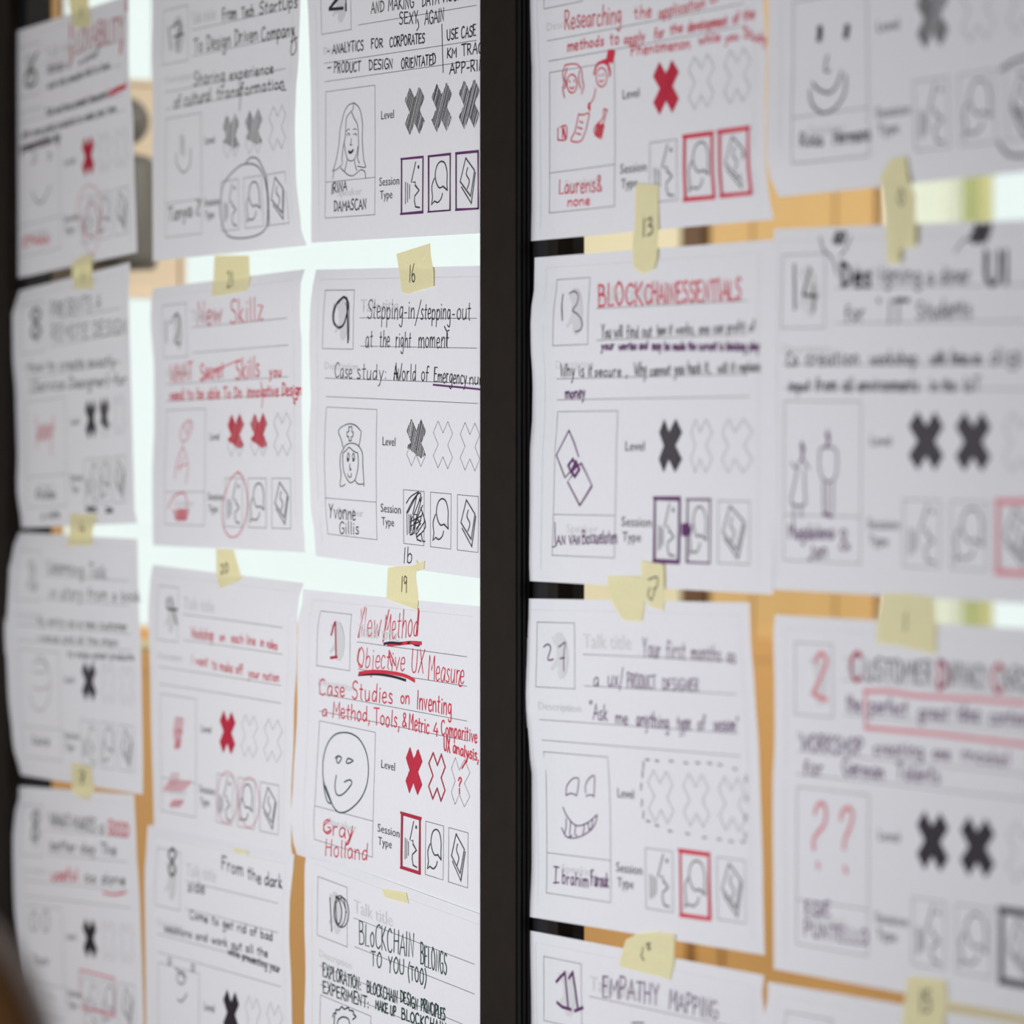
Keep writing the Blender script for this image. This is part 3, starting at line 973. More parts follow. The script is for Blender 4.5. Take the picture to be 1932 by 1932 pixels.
z = (0, 250, 6.44)
s.draw('drawing', 'hatch', [[(400, 290), (430, 250), (430, 340), (380, 380)], [(575, 270), (610, 250), (620, 300), (580, 330)], [(395, 720), (430, 820), (490, 855), (550, 790), (610, 650)]], .0013, z)
s.write('name_writing', 'red', [('ETHAN', 43, 466, 93, 459, 15)], .0014)
s.draw('pen_loop', 'pink', [ell(1090, 950, 150, 310), ell(1110, 1160, 90, 320)], .0009, z)

s = Sheet('left edge sheet second from top, grey block-letter title, pale red sketch, two dark crosses',
          [(35, 549), (249, 495), (262, 987), (42, 996)], [(549, 44), (560, 33), (590, 25), (660, 27), (750, 33), (860, 36), (920, 35), (996, 43)], [(495, 248), (560, 246), (640, 248), (780, 252), (960, 257), (987, 262)])
s.warp = [(0, 0), (0.08, 0.08), (0.25, 0.27), (0.375, 0.42), (0.41, 0.47), (0.527, 0.58), (0.597, 0.65), (0.743, 0.76), (0.888, 0.89), (1, 1)]
s.form(('dark', 'scrib', ''), ('', '', ''))
s.write('handwritten_number', 'hatch', [('8', 55, 640, 81, 638, 52)], .0020)
s.write('handwritten_title', 'hatch', [('PRESENTS A', 95, 600, 190, 584, 28), ('REMOTE DESIGN', 96, 643, 238, 630, 28)], .0009)
s.write('handwritten_text', 'hatch', [('How to create exactly', 53, 702, 218, 690, 20), ('(Service Designer) for', 57, 738, 238, 725, 20)], .0010)
s.draw('drawing', 'pink', [[(430, 300), (460, 500), (440, 680)], [(650, 290), (630, 480), (620, 760)], scrib(440, 420, 600, 560, 7)], .0014, (0, 740, 6.44), label='pale red sketch of two joined figures')
s.write('name_writing', 'hatch', [('Kirsten', 68, 941, 105, 941, 18), ('a note', 78, 980, 112, 976, 14)], .0011)
s.draw('handwritten_text', 'hatch', [[(1040, 1410), (1180, 1400), (1050, 1440), (1180, 1450)], [(1280, 1410), (1370, 1420), (1280, 1460), (1370, 1450)]], .0016, (0, 740, 6.44))

s = Sheet('left edge paper sheet third from top, blurred grey handwriting and a crossed-out first cross',
          [(30, 1004), (264, 1017), (272, 1499), (42, 1462)], [(1004, 40), (1030, 22), (1080, 15), (1200, 14), (1300, 20), (1400, 28), (1450, 38), (1462, 42)], [(1017, 262), (1100, 264), (1180, 266), (1240, 272), (1400, 273), (1499, 272)])
s.form(('dark', '', ''), ('', '', ''))
s.write('handwritten_number', 'ink', [('6', 50, 1112, 70, 1114, 46)], .0018)
s.write('handwritten_title', 'hatch', [('Learning Talk', 90, 1080, 200, 1092, 24), ('in story from a book', 93, 1128, 265, 1136, 22)], .0009)
s.write('handwritten_text', 'ink', [('See my entry as a new customer', 44, 1176, 240, 1190, 16), ('experience and all the steps', 48, 1208, 222, 1218, 14), ('to make great products', 128, 1240, 252, 1246, 14)], .0008)
s.draw('drawing', 'fade', [ell(480, 250, 90, 70), [(380, 480), (480, 520), (600, 480)], ell(480, 450, 130, 330)], .0009, (0, 1220, 6.44))
s.write('name_writing', 'hatch', [('Laura', 60, 1402, 92, 1406, 16)], .0011)

s = Sheet('left edge paper sheet lowest in its column, red underlined words and one black cross',
          [(32, 1483), (258, 1499), (275, 1990), (45, 1948)], [(1483, 45), (1520, 28), (1580, 25), (1700, 30), (1760, 34), (1948, 45)], [(1499, 256), (1600, 260), (1700, 266), (1800, 272), (1990, 275)])
s.form(('black', '', ''), ('', '', ''))
s.write('handwritten_number', 'ink', [('8', 57, 1584, 74, 1586, 56)], .0018)
s.write('handwritten_title', 'ink', [('WHAT MAKES a', 94, 1558, 195, 1572, 24), ('better day The', 94, 1604, 218, 1614, 20)], .0011)
s.write('handwritten_title', 'red', [('GOOD', 203, 1574, 242, 1580, 26), ('useful', 97, 1660, 147, 1662, 22)], .0015)
s.write('handwritten_text', 'ink', [('as done', 160, 1664, 236, 1670, 20)], .0011)
s.draw('underline', 'red', [[(195, 1684), (215, 1688), (236, 1684)]], .0018)
s.write('name_writing', 'fade', [('Oscar', 62, 1818, 92, 1822, 18)], .001)
s.draw('drawing', 'hatch', [ell(64, 1738, 6, 18), ell(86, 1738, 6, 20)], .0012)
s.draw('pen_frame', 'pink', [[(150, 1830), (216, 1846), (216, 1915), (152, 1900), (150, 1830)]], .0018, smooth=False)

# ------------------------------------------------------------------ column 2
s = Sheet('paper sheet numbered 17 at the top, a pen loop drawn round two icons',
          [(288, -11), (572, -79), (580, 463), (291, 493)], [(-11, 292), (20, 289.6), (110, 288), (180, 291), (290, 290), (493, 291)],
          [(-79, 572), (0, 569.6), (100, 567), (180, 562), (240, 560), (330, 562), (430, 571), (463, 582)])
s.warp = [(0, 0), (0.08, 0.085), (0.25, 0.262), (0.375, 0.343), (0.41, 0.37), (0.527, 0.478), (0.597, 0.551), (0.743, 0.708), (0.888, 0.877), (1, 1)]
s.form(('hatch2', 'hatch2', ''), ('', '', ''))
z = (260, 0, 3.714)
s.draw('handwritten_number', 'ink', [[(215, 190), (230, 350)], [(235, 195), (290, 150), (300, 180), (270, 360)], [(250, 260), (320, 235)]], .0016, z, False)
s.write('handwritten_title', 'ink', [('From', 420, 39, 446, 34, 24), ('Tech', 456, 34, 479, 29, 20), ('StartUps', 489, 27, 561, 13, 22),
                                     ('To Design Driven', 366, 101, 486, 76, 27), ('Company', 493, 77, 555, 68, 26)], .00095)
s.draw('pen_flourish', 'ink', [[(1085, 200), (1100, 260), (1110, 340), (1085, 385), (1070, 360), (1085, 290), (1118, 262)]], .001, z)
s.write('handwritten_text', 'ink', [('Sharing', 365, 162, 424, 152, 24), ('experience', 433, 151, 516, 138, 20), ('of cultural', 328, 205, 398, 190, 24), ('transformation', 409, 188, 536, 166, 22)], .00095)
s.draw('pen_flourish', 'ink', [[(715, 590), (718, 680), (712, 775)], [(985, 610), (1010, 632), (1040, 628)]], .0009, z)
s.draw('drawing', 'hatch', [[(318, 950), (322, 1095)], [(300, 950), (302, 1080)], [(268, 1075), (275, 1150), (320, 1210), (365, 1150), (368, 1040)]], .0009, z)
s.write('name_writing', 'ink', [('Tanya Z', 317, 417, 378, 406, 27)], .0010)
s.draw('pen_loop', 'ink', [[(580, 1400), (600, 1290), (680, 1190), (750, 1150), (830, 1160), (880, 1230), (905, 1350), (908, 1500), (895, 1600), (830, 1650),
                            (720, 1670), (630, 1650), (590, 1560), (575, 1450), (582, 1390)], [(755, 1145), (790, 1105), (840, 1115), (880, 1190), (897, 1230)],
                           [(895, 1240), (915, 1400), (912, 1590)]], .0010, z)

s = Sheet('paper sheet numbered 12 with red title, two red scribbled crosses and a red oval',
          [(292, 544), (577, 508), (577, 1042), (292, 1029)], [(544, 292), (575, 288), (600, 287), (700, 293), (760, 295), (900, 290), (1029, 291)],
          [(508, 578), (540, 570), (600, 569), (650, 572), (750, 572), (900, 574), (1000, 575), (1042, 582)])
s.warp = [(0, 0), (0.08, 0.08), (0.25, 0.245), (0.375, 0.361), (0.527, 0.497), (0.597, 0.566), (0.743, 0.722), (0.888, 0.874), (1, 1)]
s.form(('redhatch', 'redhatch', ''), ('', '', ''))
s.draw('handwritten_number', 'ink', [[(290, 690), (300, 920)], [(330, 720), (350, 690)], [(370, 660), (410, 620), (440, 700), (420, 820), (390, 920), (440, 925)]], .0013, (260, 480, 5.52))
z = (260, 480, 5.52)
s.write('handwritten_title', 'red', [('New', 371, 614, 418, 608, 42), ('Skillz', 434, 611, 497, 604, 42)], .0010)
s.write('handwritten_text', 'red', [('WHAT', 321, 722, 363, 716, 32), ('Secret', 378, 718, 422, 712, 32), ('Skills', 444, 716, 490, 710, 38), ('you', 508, 711, 531, 709, 18),
                                    ('need to be able To Do', 320, 755, 456, 750, 20), ('innovative Design', 466, 750, 569, 745, 22)], .0011)
s.draw('pen_flourish', 'red', [[(1280, 1330), (1300, 1450), (1290, 1600)], [(660, 1300), (850, 1190), (1030, 1110)], [(1610, 1480), (1640, 1560), (1620, 1540)]], .0010, z)
z = (260, 740, 5.083)
s.draw('drawing', 'pink', [[(430, 480), (405, 400), (440, 310), (500, 270), (520, 330), (480, 440), (425, 485)], [(440, 310), (470, 400), (500, 290)], [(432, 520), (370, 680), (355, 830)],
                           [(432, 520), (480, 680), (460, 875)], [(380, 720), (470, 690)], [(430, 620), (400, 760)]], .0011, z, label='pale red stick figure sketch')
s.draw('name_writing', 'red', [[(290, 1110), (345, 1000), (440, 965), (470, 1050), (470, 1150)], scrib(360, 1130, 460, 1220, 6), scrib(370, 1140, 470, 1210, 5, -.3)], .0011, z)
s.draw('pen_loop', 'red', [[(970, 762), (890, 830), (845, 950), (805, 1100), (820, 1290), (880, 1385), (960, 1370), (1025, 1250), (1050, 1080), (1040, 930), (1005, 810), (950, 765)]], .0009, z)

s = Sheet('paper sheet numbered 4, two lines of faded red writing and one red cross',
          [(290, 1066), (576, 1100), (556, 1622), (292, 1568)], [(1066, 292), (1100, 286), (1150, 283), (1300, 287), (1568, 293)],
          [(1100, 576), (1130, 567), (1160, 564), (1250, 563), (1330, 558), (1400, 557), (1480, 553), (1590, 552), (1622, 556)])
s.warp = [(0, 0), (0.08, 0.06), (0.25, 0.2), (0.375, 0.32), (0.527, 0.472), (0.597, 0.541), (0.743, 0.694), (0.888, 0.857), (1, 1)]
s.form(('red', '', ''), ('', '', ''))
s.draw('handwritten_number', 'ink', [[(300, 480), (300, 580), (400, 590)], [(340, 470), (360, 600), (390, 740)]], .0018, (260, 1040, 5.366))
s.write('handwritten_text', 'red', [('Workshop', 361, 1204, 403, 1208, 20), ('on', 414, 1209, 424, 1210, 16), ('each line', 436, 1211, 482, 1218, 18), ('in video', 491, 1219, 523, 1226, 16),
                                    ('I want', 362, 1252, 392, 1258, 18), ('to make off', 400, 1262, 458, 1273, 18), ('your notion', 468, 1277, 527, 1287, 16)], .0008)
z = (260, 1360, 5.52)
s.draw('drawing', 'pink', [scrib(370, -20, 450, 110, 4), scrib(370, 100, 440, 180, 4), scrib(380, 210, 430, 280, 5)], .0013, z, label='pale red scribbled figure')
s.draw('name_writing', 'pink', [scrib(260, 640, 480, 720, 9), scrib(330, 560, 400, 650, 3), scrib(330, 830, 440, 890, 7)], .0010, z)
s.draw('pen_loop', 'pink', [ell(930, 800, 105, 270), ell(1160, 850, 105, 260)], .0008, z)

s = Sheet('lowest paper sheet of the second column, grey four-line note and one black cross',
          [(283, 1556), (560, 1612), (556, 2190), (283, 2085)], [(1556, 284), (1600, 281), (1650, 278), (1750, 279), (1850, 280), (2085, 283)],
          [(1612, 560), (1640, 558), (1700, 552), (1760, 551), (1870, 555), (1932, 556), (2190, 556)], lift=.0022)
s.form(('black', '', ''), ('', '', ''))
s.write('handwritten_number', 'ink', [('8', 316, 1652, 333, 1655, 54)], .0018)
s.write('handwritten_title', 'ink', [('From', 418, 1640, 458, 1653, 24), ('the', 467, 1656, 492, 1668, 22), ('dark', 499, 1670, 532, 1676, 24), ('side', 354, 1681, 386, 1686, 22)], .0010)
s.write('handwritten_text', 'ink', [('Come to get rid of bad', 358, 1732, 514, 1775, 16), ('sessions and work out all the', 310, 1757, 505, 1806, 15), ('while presenting your', 430, 1800, 528, 1836, 14)], .0009)
s.draw('drawing', 'hatch', [ell(425, 1480, 40, 60), [(370, 1380), (420, 1440), (470, 1480)], [(390, 1690), (430, 1710), (480, 1640)], ell(540, 1380, 15, 30), ell(310, 1320, 15, 30)], .0012, (260, 1560, 5.194))

# ------------------------------------------------------------------ column 3, against the dark mullion
s = Sheet('sharp paper sheet at the top numbered 21 with a drawn long-haired woman',
          [(586, -78), (930, -150), (930, 439), (590, 458)], [(-78, 590), (0, 583), (40, 585), (100, 587), (174, 589), (300, 590), (458, 590)], [])
s.hid = True
s.form(('hatch', 'hatch', 'hatch'), (('purple', .0013), ('purple', .0010), ('purple', .0012)))
z = (580, 0, 4.026)
s.draw('handwritten_number', 'ink', [[(170, -60), (230, -110), (260, -50), (165, 68)], [(165, 72), (270, 62)], [(288, -120), (292, 78)]], .0024, z, False)
s.write('handwritten_title', 'ink', [('AND', 700, 25, 724, 22, 20), ('MAKING', 732, 20, 781, 15, 23), ('DATA', 796, 13, 828, 7, 22), ('VISUAL', 833, 5, 880, -2, 21), ('SEXY', 753, 46, 789, 43, 22), ('AGAIN', 801, 46, 838, 40, 24)], .00095)
s.draw('pen_flourish', 'ink', [[(835, 150), (845, 200), (830, 232)]], .0009, z)
s.write('handwritten_text', 'ink', [('-', 617, 102, 622, 101, 14), ('ANALYTICS', 627, 102, 686, 94, 18), ('FOR', 700, 91, 722, 89, 17), ('CORPORATES', 735, 89, 801, 81, 19),
                                    ('-', 617, 133, 626, 132, 14), ('PRODUCT', 630, 138, 680, 134, 19), ('DESIGN', 696, 133, 741, 129, 18), ('ORIENTATED', 757, 130, 822, 121, 19),
                                    ('USE', 843, 76, 864, 72, 20), ('CASE', 870, 72, 898, 67, 20), ('KM', 843, 110, 861, 108, 18), ('TRACK', 871, 105, 921, 98, 21), ('APP-RING', 848, 140, 924, 131, 20)], .00105)
s.draw('dividing_line', 'ink', [[(1020, 185), (1024, 360), (1030, 550)]], .0008, z)
s.draw('drawing', 'ink', [
    [(345, 785), (310, 800), (280, 850), (262, 920), (245, 1000), (240, 1080), (225, 1180), (205, 1260), (190, 1300)], [(190, 1300), (225, 1285), (262, 1250)],
    [(348, 785), (345, 830), (320, 860), (295, 900), (290, 980), (285, 1050), (270, 1120), (262, 1200), (265, 1240)],
    [(335, 855), (355, 900), (380, 950), (385, 1030), (388, 1120), (380, 1200), (395, 1240)],
    [(350, 780), (385, 810), (405, 860), (418, 950), (415, 1040), (420, 1140), (428, 1220), (440, 1270), (378, 1262)],
    [(278, 1070), (285, 1140), (300, 1200), (320, 1222), (350, 1215), (370, 1180), (382, 1110)],
    [(300, 1215), (290, 1270), (280, 1300)], [(355, 1215), (365, 1270), (375, 1295)],
    [(250, 1275), (280, 1305), (310, 1330), (345, 1335), (380, 1310), (405, 1290), (435, 1305), (440, 1350)], [(200, 1305), (190, 1360)],
    [(292, 1000), (306, 984), (320, 982)], [(345, 985), (360, 979), (373, 987)], [(298, 1030), (308, 1014), (320, 1018), (316, 1032)], [(348, 1024), (360, 1015), (372, 1022), (366, 1030)],
    [(332, 1050), (330, 1085), (324, 1100), (340, 1102)]], .00062, z, label='pen portrait of a woman with long straight hair')
s.draw('drawing', 'ink', [[(312, 1148), (330, 1156), (346, 1138)], [(314, 1158), (330, 1162), (344, 1148)]], .0014, z)
s.write('name_writing', 'ink', [('IRINA', 625, 366, 654, 358, 18), ('DAMASCAN', 630, 399, 691, 394, 19)], .00105)

s = Sheet('sharp paper sheet numbered 9 with a green pen sketch of a nurse',
          [(598, 509), (930, 501), (930, 1094), (597, 1049)], [(509, 604), (530, 595), (545, 591), (600, 588), (650, 586.7), (700, 588), (760, 590), (800, 587), (850, 585.5), (950, 589), (1010, 595.6), (1049, 601)], [])
s.hid = True
s.form(('scrib', '', ''), ('', '', ''))
z = (580, 440, 4.493)
s.draw('handwritten_number', 'ink', [[(300, 545), (250, 595), (222, 680), (226, 760), (262, 800), (305, 775), (332, 690), (345, 600), (325, 553), (300, 545), (260, 590)], [(332, 550), (338, 700), (342, 830), (342, 925)]], .0019, z)
s.draw('pencil_shading', 'fade', [[(230, 600), (212, 690), (222, 770), (262, 805)], [(322, 600), (345, 600)], [(350, 590), (352, 720), (350, 900)]], .0011, z)
s.write('handwritten_title', 'ink', [('Stepping-in', 693, 601, 782, 602, 36), ('/', 783, 607, 792, 607, 38), ('stepping', 793, 602, 850, 603, 33), ('-', 852, 600, 858, 600, 18), ('out', 861, 604, 888, 604, 33),
                                     ('at', 689, 655, 703, 655, 32), ('the', 716, 654, 735, 655, 33), ('right', 746, 655, 775, 656, 31), ('moment', 789, 656, 846, 657, 33)], .00085, .06)
s.draw('pen_flourish', 'ink', [[(1160, 790), (1180, 830), (1200, 822)], [(1182, 830), (1178, 960)]], .0009, z)
s.write('handwritten_text', 'ink', [('Case', 631, 712, 664, 714, 29), ('study:', 673, 715, 729, 717, 30), ('World', 745, 716, 785, 718, 30), ('of', 794, 718, 808, 719, 28), ('Emergency', 818, 720, 880, 725, 27), ('num', 885, 725, 915, 727, 22)], .00085, .05)
s.draw('pen_flourish', 'ink', [[(732, 1240), (745, 1130), (770, 1245)], [(735, 1190), (765, 1190)]], .0014, z, False)
s.draw('underline', 'purple', [[(1065, 1285), (1200, 1298), (1350, 1312), (1470, 1325)]], .0013, z)
z = (580, 740, 4.493)
s.draw('drawing', 'green', [
    [(300, 465), (285, 400), (262, 330), (300, 288), (360, 268), (410, 285), (447, 325)], [(455, 330), (448, 390), (435, 460)], [(300, 490), (320, 455), (360, 433), (410, 440), (440, 465)],
    [(300, 490), (280, 530), (275, 620), (285, 700), (275, 790), (300, 795), (320, 780)], [(302, 515), (330, 490), (352, 468), (390, 500), (425, 515)],
    [(300, 520), (298, 600), (310, 680), (340, 745), (365, 767), (400, 745), (420, 680), (430, 600), (425, 515)], [(440, 465), (465, 520), (468, 620), (475, 720), (478, 795)],
    [(405, 750), (430, 778), (475, 778)], [(336, 545), (346, 515), (354, 540), (348, 580), (338, 585), (336, 550)], [(378, 545), (388, 518), (398, 545), (394, 580), (382, 584)],
    [(360, 610), (356, 640), (370, 655), (356, 662)], [(342, 690), (348, 715), (362, 722), (373, 705), (370, 688)]], .00075, z, label='green pen drawing of a nurse with long hair and cap')
s.draw('drawing', 'green', [[(350, 295), (375, 292), (375, 335), (387, 338), (385, 375), (372, 378), (370, 412), (352, 412), (350, 378), (335, 375), (335, 338), (350, 335), (350, 295)]], .0008, z, False)
s.draw('drawing', 'ink', [[(340, 560), (346, 578)], [(384, 560), (390, 578)]], .0015, z)
s.write('name_writing', 'ink', [('Yvonne', 620, 977, 671, 982, 27), ('Gillis', 640, 1007, 677, 1008, 24)], .00095)
s.draw('ink_scribble', 'ink', [[(838, 940), (870, 890), (920, 855), (940, 850), (890, 920), (840, 1020)], [(850, 1020), (930, 870), (960, 870), (925, 980), (880, 1080)],
                               [(968, 890), (940, 1000), (880, 1210)], [(975, 960), (925, 1080), (900, 1190), (870, 1210)], [(975, 1020), (930, 1170)], [(960, 980), (1000, 1140), (925, 1230), (960, 1200), (975, 1260), (995, 1265)],
                               [(870, 1100), (960, 1050)], [(870, 1140), (960, 1090)], [(875, 1040), (870, 1210)], [(990, 1100), (920, 1210)], [(900, 1060), (905, 1200)]], .0009, z)
s.write('pen_note', 'ink', [('1b', 760, 1062, 777, 1063, 29)], .00095)

s = Sheet('paper sheet numbered 1 with underlined red title and a big round smiling face',
          [(574, 1112), (930, 1146), (930, 1738), (563, 1612)], [(1112, 588), (1130, 575), (1176, 565), (1246, 564), (1340, 564), (1480, 556), (1540, 552), (1590, 556), (1612, 563)], [])
s.hid = True
s.warp = [(0, 0), (0.08, 0.112), (0.25, 0.286), (0.375, 0.418), (0.527, 0.568), (0.6, 0.621), (0.743, 0.738), (0.888, 0.846), (0.933, 0.89), (1, 0.97)]
s.form(('red', 'redline', ''), (('darkred', .0017), '', ''))
z = (560, 1060, 4.293)
s.draw('handwritten_number', 'darkred', [[(278, 590), (300, 512), (312, 498), (314, 600), (316, 700), (316, 770)], [(272, 778), (325, 770)]], .0021, z)
s.write('handwritten_title', 'red', [('New', 676, 1202, 718, 1200, 52), ('Method', 723, 1207, 788, 1201, 50), ('Objective', 674, 1258, 763, 1266, 40), ('UX', 775, 1268, 799, 1271, 44), ('Measure', 807, 1281, 875, 1290, 44)], .0009, .12)
s.draw('pen_flourish', 'red', [[(550, 370), (495, 610)], [(745, 390), (695, 650)], [(985, 380), (965, 600)], [(1330, 890), (1310, 990), (1330, 1010)], [(765, 840), (745, 720), (795, 840)], [(505, 700), (490, 800), (530, 850)]], .0011, z)
s.draw('underline', 'red', [[(735, 672), (830, 664), (920, 655), (1005, 660)], [(505, 903), (620, 888), (760, 898), (880, 925), (950, 962)]], .0026, z)
s.draw('underline', 'ink', [[(705, 665), (760, 655), (850, 662), (920, 655), (960, 672), (990, 676)], [(500, 916), (640, 910), (780, 930), (880, 960)]], .0019, z)
s.write('handwritten_text', 'red', [('Case', 602, 1312, 650, 1314, 30), ('Studies', 664, 1318, 741, 1328, 34), ('on', 755, 1326, 772, 1328, 26), ('Inventing', 786, 1336, 852, 1350, 34),
                                    ('a', 607, 1350, 617, 1351, 22), ('Method,', 627, 1353, 698, 1362, 30), ('Tools,', 705, 1366, 754, 1374, 30), ('&', 758, 1369, 767, 1371, 26), ('Metric', 771, 1377, 809, 1384, 30),
                                    ('4', 817, 1388, 826, 1390, 26), ('Comparitive', 832, 1385, 900, 1401, 26)], .00115, .03)
s.write('handwritten_text', 'red', [('UX', 837, 1415, 849, 1419, 26), ('analysis,', 854, 1420, 903, 1437, 22)], .0013)
z = (540, 1340, 4.111)
s.draw('pen_flourish', 'red', [[(1420, 340), (1385, 410), (1362, 450)], [(1335, 545), (1345, 522), (1358, 540), (1345, 570), (1342, 590)], [(1342, 608), (1342, 645)]], .0013, z)
s.draw('drawing', 'green', [[(470, 173), (420, 175), (370, 195), (320, 260), (288, 370), (283, 500), (303, 610), (340, 700), (380, 770), (425, 795), (490, 772), (570, 695), (620, 590), (637, 460), (620, 330), (570, 230), (510, 185), (455, 172)],
                           [(288, 560), (300, 650), (322, 712), (350, 722)], [(305, 590), (350, 715)], [(380, 372), (400, 355), (427, 370), (405, 410), (390, 392), (396, 366)], [(470, 385), (482, 374), (517, 392), (480, 412), (464, 402), (476, 380)],
                           [(388, 505), (377, 580), (385, 640), (410, 662), (450, 642), (490, 595), (508, 562), (490, 540), (450, 557)]], .0011, z, label='green pen drawing of a big round winking face')
s.write('name_writing', 'red', [('Gray', 609, 1571, 666, 1584, 28), ('Holland', 613, 1614, 693, 1624, 32)], .0011, .03)
s.draw('pen_flourish', 'red', [[(515, 900), (490, 990), (455, 1060)], [(340, 850), (290, 900), (300, 945), (350, 930)]], .001, z)

s = Sheet('paper sheet at the bottom numbered 10, its slanting title in thin green-black capitals',
          [(580, 1604), (930, 1731), (930, 2320), (583, 2150)], [(1604, 584), (1640, 580), (1750, 580), (1820, 582), (1932, 580), (2150, 583)], [], lift=.0024)
s.hid = True
s.form(('', '', ''), ('', '', ''))
z = (540, 1600, 4.111)
s.draw('handwritten_number', 'ink', [[(338, 385), (352, 645)], [(385, 375), (385, 480), (395, 580), (415, 580), (430, 500), (415, 420), (385, 375)]], .0013, z)
s.draw('pencil_shading', 'hatch', [ell(415, 490, 45, 120), ell(430, 500, 55, 115), [(385, 370), (440, 420), (465, 500)]], .0010, z)
s.write('handwritten_title', 'green', [('BLoCKCHAIN', 677, 1780, 780, 1808, 42), ('BELONGS', 793, 1819, 843, 1841, 40), ('TO', 700, 1822, 720, 1826, 28), ('YOU', 732, 1835, 762, 1838, 28), ('(TOO)', 769, 1847, 804, 1860, 28)], .0011)
s.write('handwritten_text', 'green', [('EXPLORATION:', 609, 1842, 681, 1869, 24), ('BLOCKCHAIN', 692, 1872, 750, 1893, 22), ('DESIGN', 755, 1890, 788, 1906, 22), ('PRINCIPLES', 794, 1906, 840, 1926, 22),
                                      ('EXPERIMENT:', 609, 1873, 696, 1903, 22), ('MAKE UP', 708, 1903, 747, 1919, 18), ('BLOCKCHAIN', 757, 1922, 841, 1952, 20)], .0013)
s.draw('drawing', 'green', [[(360, 1310), (370, 1280), (385, 1285), (385, 1255), (410, 1255), (430, 1230), (450, 1250), (480, 1238), (490, 1258), (520, 1265), (520, 1290), (540, 1305), (515, 1330)],
                           [(395, 1365), (405, 1330), (440, 1310), (480, 1325), (490, 1365)], [(375, 1300), (370, 1365)]], .0012, z, label='green pen sketch of a curly head')

# ------------------------------------------------------------------ column 4, right of the mullion
s = Sheet('upper paper sheet with red doodles of two girls and two red framed icons',
          [(999, -140), (1446, -250), (1461, 414), (1004, 455)], [(-140, 999), (0, 998), (100, 1001), (170, 1008), (224, 1010), (293, 1010), (377, 1005), (455, 1004)],
          [(-250, 1446), (0, 1443), (112, 1449), (196, 1446), (307, 1446), (360, 1452), (414, 1463)])
s.form(('red', '', ''), ('', ('red', .0020), ('red', .0020)))
z = (960, 0, 3.578)
s.write('handwritten_text', 'red', [('Researching', 1065, 55, 1172, 43, 36), ('the', 1197, 36, 1229, 32, 24), ('application', 1242, 34, 1330, 14, 20), ('of', 1340, 7, 1356, 4, 18),
                                    ('methods', 1070, 97, 1139, 85, 20), ('to', 1151, 86, 1168, 82, 22), ('apply', 1177, 83, 1217, 76, 18), ('for', 1234, 75, 1253, 70, 20), ('the', 1264, 66, 1288, 60, 20),
                                    ('development', 1297, 60, 1372, 48, 20), ('of the', 1382, 45, 1423, 34, 20), ('Phenomenon', 1190, 105, 1302, 91, 20), ('while', 1318, 84, 1358, 77, 18), ('you', 1368, 80, 1393, 74, 16), ('Study', 1402, 70, 1447, 84, 20)], .0011)
s.draw('drawing', 'red', [[(378, 440), (362, 500), (372, 560), (362, 600), (375, 660)], [(378, 440), (420, 432), (465, 438), (490, 480), (495, 540), (505, 580), (490, 635)], [(392, 460), (378, 520), (385, 570), (372, 600)],
                          [(475, 480), (470, 540), (485, 600)], ell(425, 565, 34, 62), [(408, 545), (412, 555)], [(438, 540), (442, 552)], [(412, 590), (428, 600), (440, 585)], ell(625, 522, 36, 64), [(612, 505), (615, 515)], [(635, 500), (638, 512)],
                          [(612, 545), (628, 552), (638, 540)], [(585, 600), (572, 660), (545, 705)], [(470, 772), (505, 775), (540, 765), (530, 830), (515, 890), (482, 955), (418, 948), (445, 890), (458, 830), (470, 772)],
                          [(478, 820), (500, 830)], [(465, 860), (495, 870)], [(455, 900), (485, 908)], [(640, 740), (632, 800), (585, 850), (575, 890), (600, 920), (625, 930), (632, 860), (660, 745)], [(640, 735), (665, 745)],
                          [(330, 865), (330, 945)], [(345, 860), (385, 850), (385, 940), (330, 945)], [(360, 870), (362, 935)]], .0010, z, label='red doodles of two girls, a list and a bottle')
s.draw('drawing', 'red', [[(575, 500), (590, 445), (625, 420), (660, 430), (680, 470), (680, 510)], [(600, 430), (660, 410), (675, 470)], scrib(660, 350, 700, 410, 4), [(540, 700), (545, 740), (535, 720)], scrib(585, 850, 625, 915, 3), [(365, 865), (380, 930)]], .0020, z, label='thick red ink hair and dots')
s.write('name_writing', 'red', [('Laurens&', 1054, 366, 1135, 361, 28), ('none', 1070, 389, 1113, 386, 18)], .0011)

s = Sheet('paper sheet numbered 13 with a thick red capital title and two linked purple diamonds',
          [(1010, 486), (1462, 452), (1462, 1122), (1001, 1096)], [(486, 1024), (520, 1013), (600, 1004), (650, 1004), (700, 1007), (750, 1011), (768, 1010), (852, 1002), (935, 1000.5), (1075, 997), (1096, 998)], [])
s.warp = [(0, 0), (0.08, 0.106), (0.25, 0.256), (0.378, 0.38), (0.527, 0.544), (0.597, 0.595), (0.676, 0.674), (0.743, 0.719), (0.888, 0.855), (0.933, 0.914), (1, 1)]
s.form(('dark', '', ''), (('purple', .0017), ('purple', .0010), ''))
z = (960, 420, 3.578)
s.draw('handwritten_number', 'purple', [[(364, 485), (356, 570), (360, 660)], [(410, 478), (440, 463), (468, 490), (458, 550), (430, 592), (465, 620), (492, 665), (490, 710), (470, 732), (448, 735)]], .0010, z)
s.write('handwritten_title', 'red', [('BLOCK', 1128, 577, 1212, 574, 40), ('CHAIN', 1216, 573, 1272, 570, 37), ('ESSENTIALS', 1275, 570, 1398, 565, 38)], .0016)
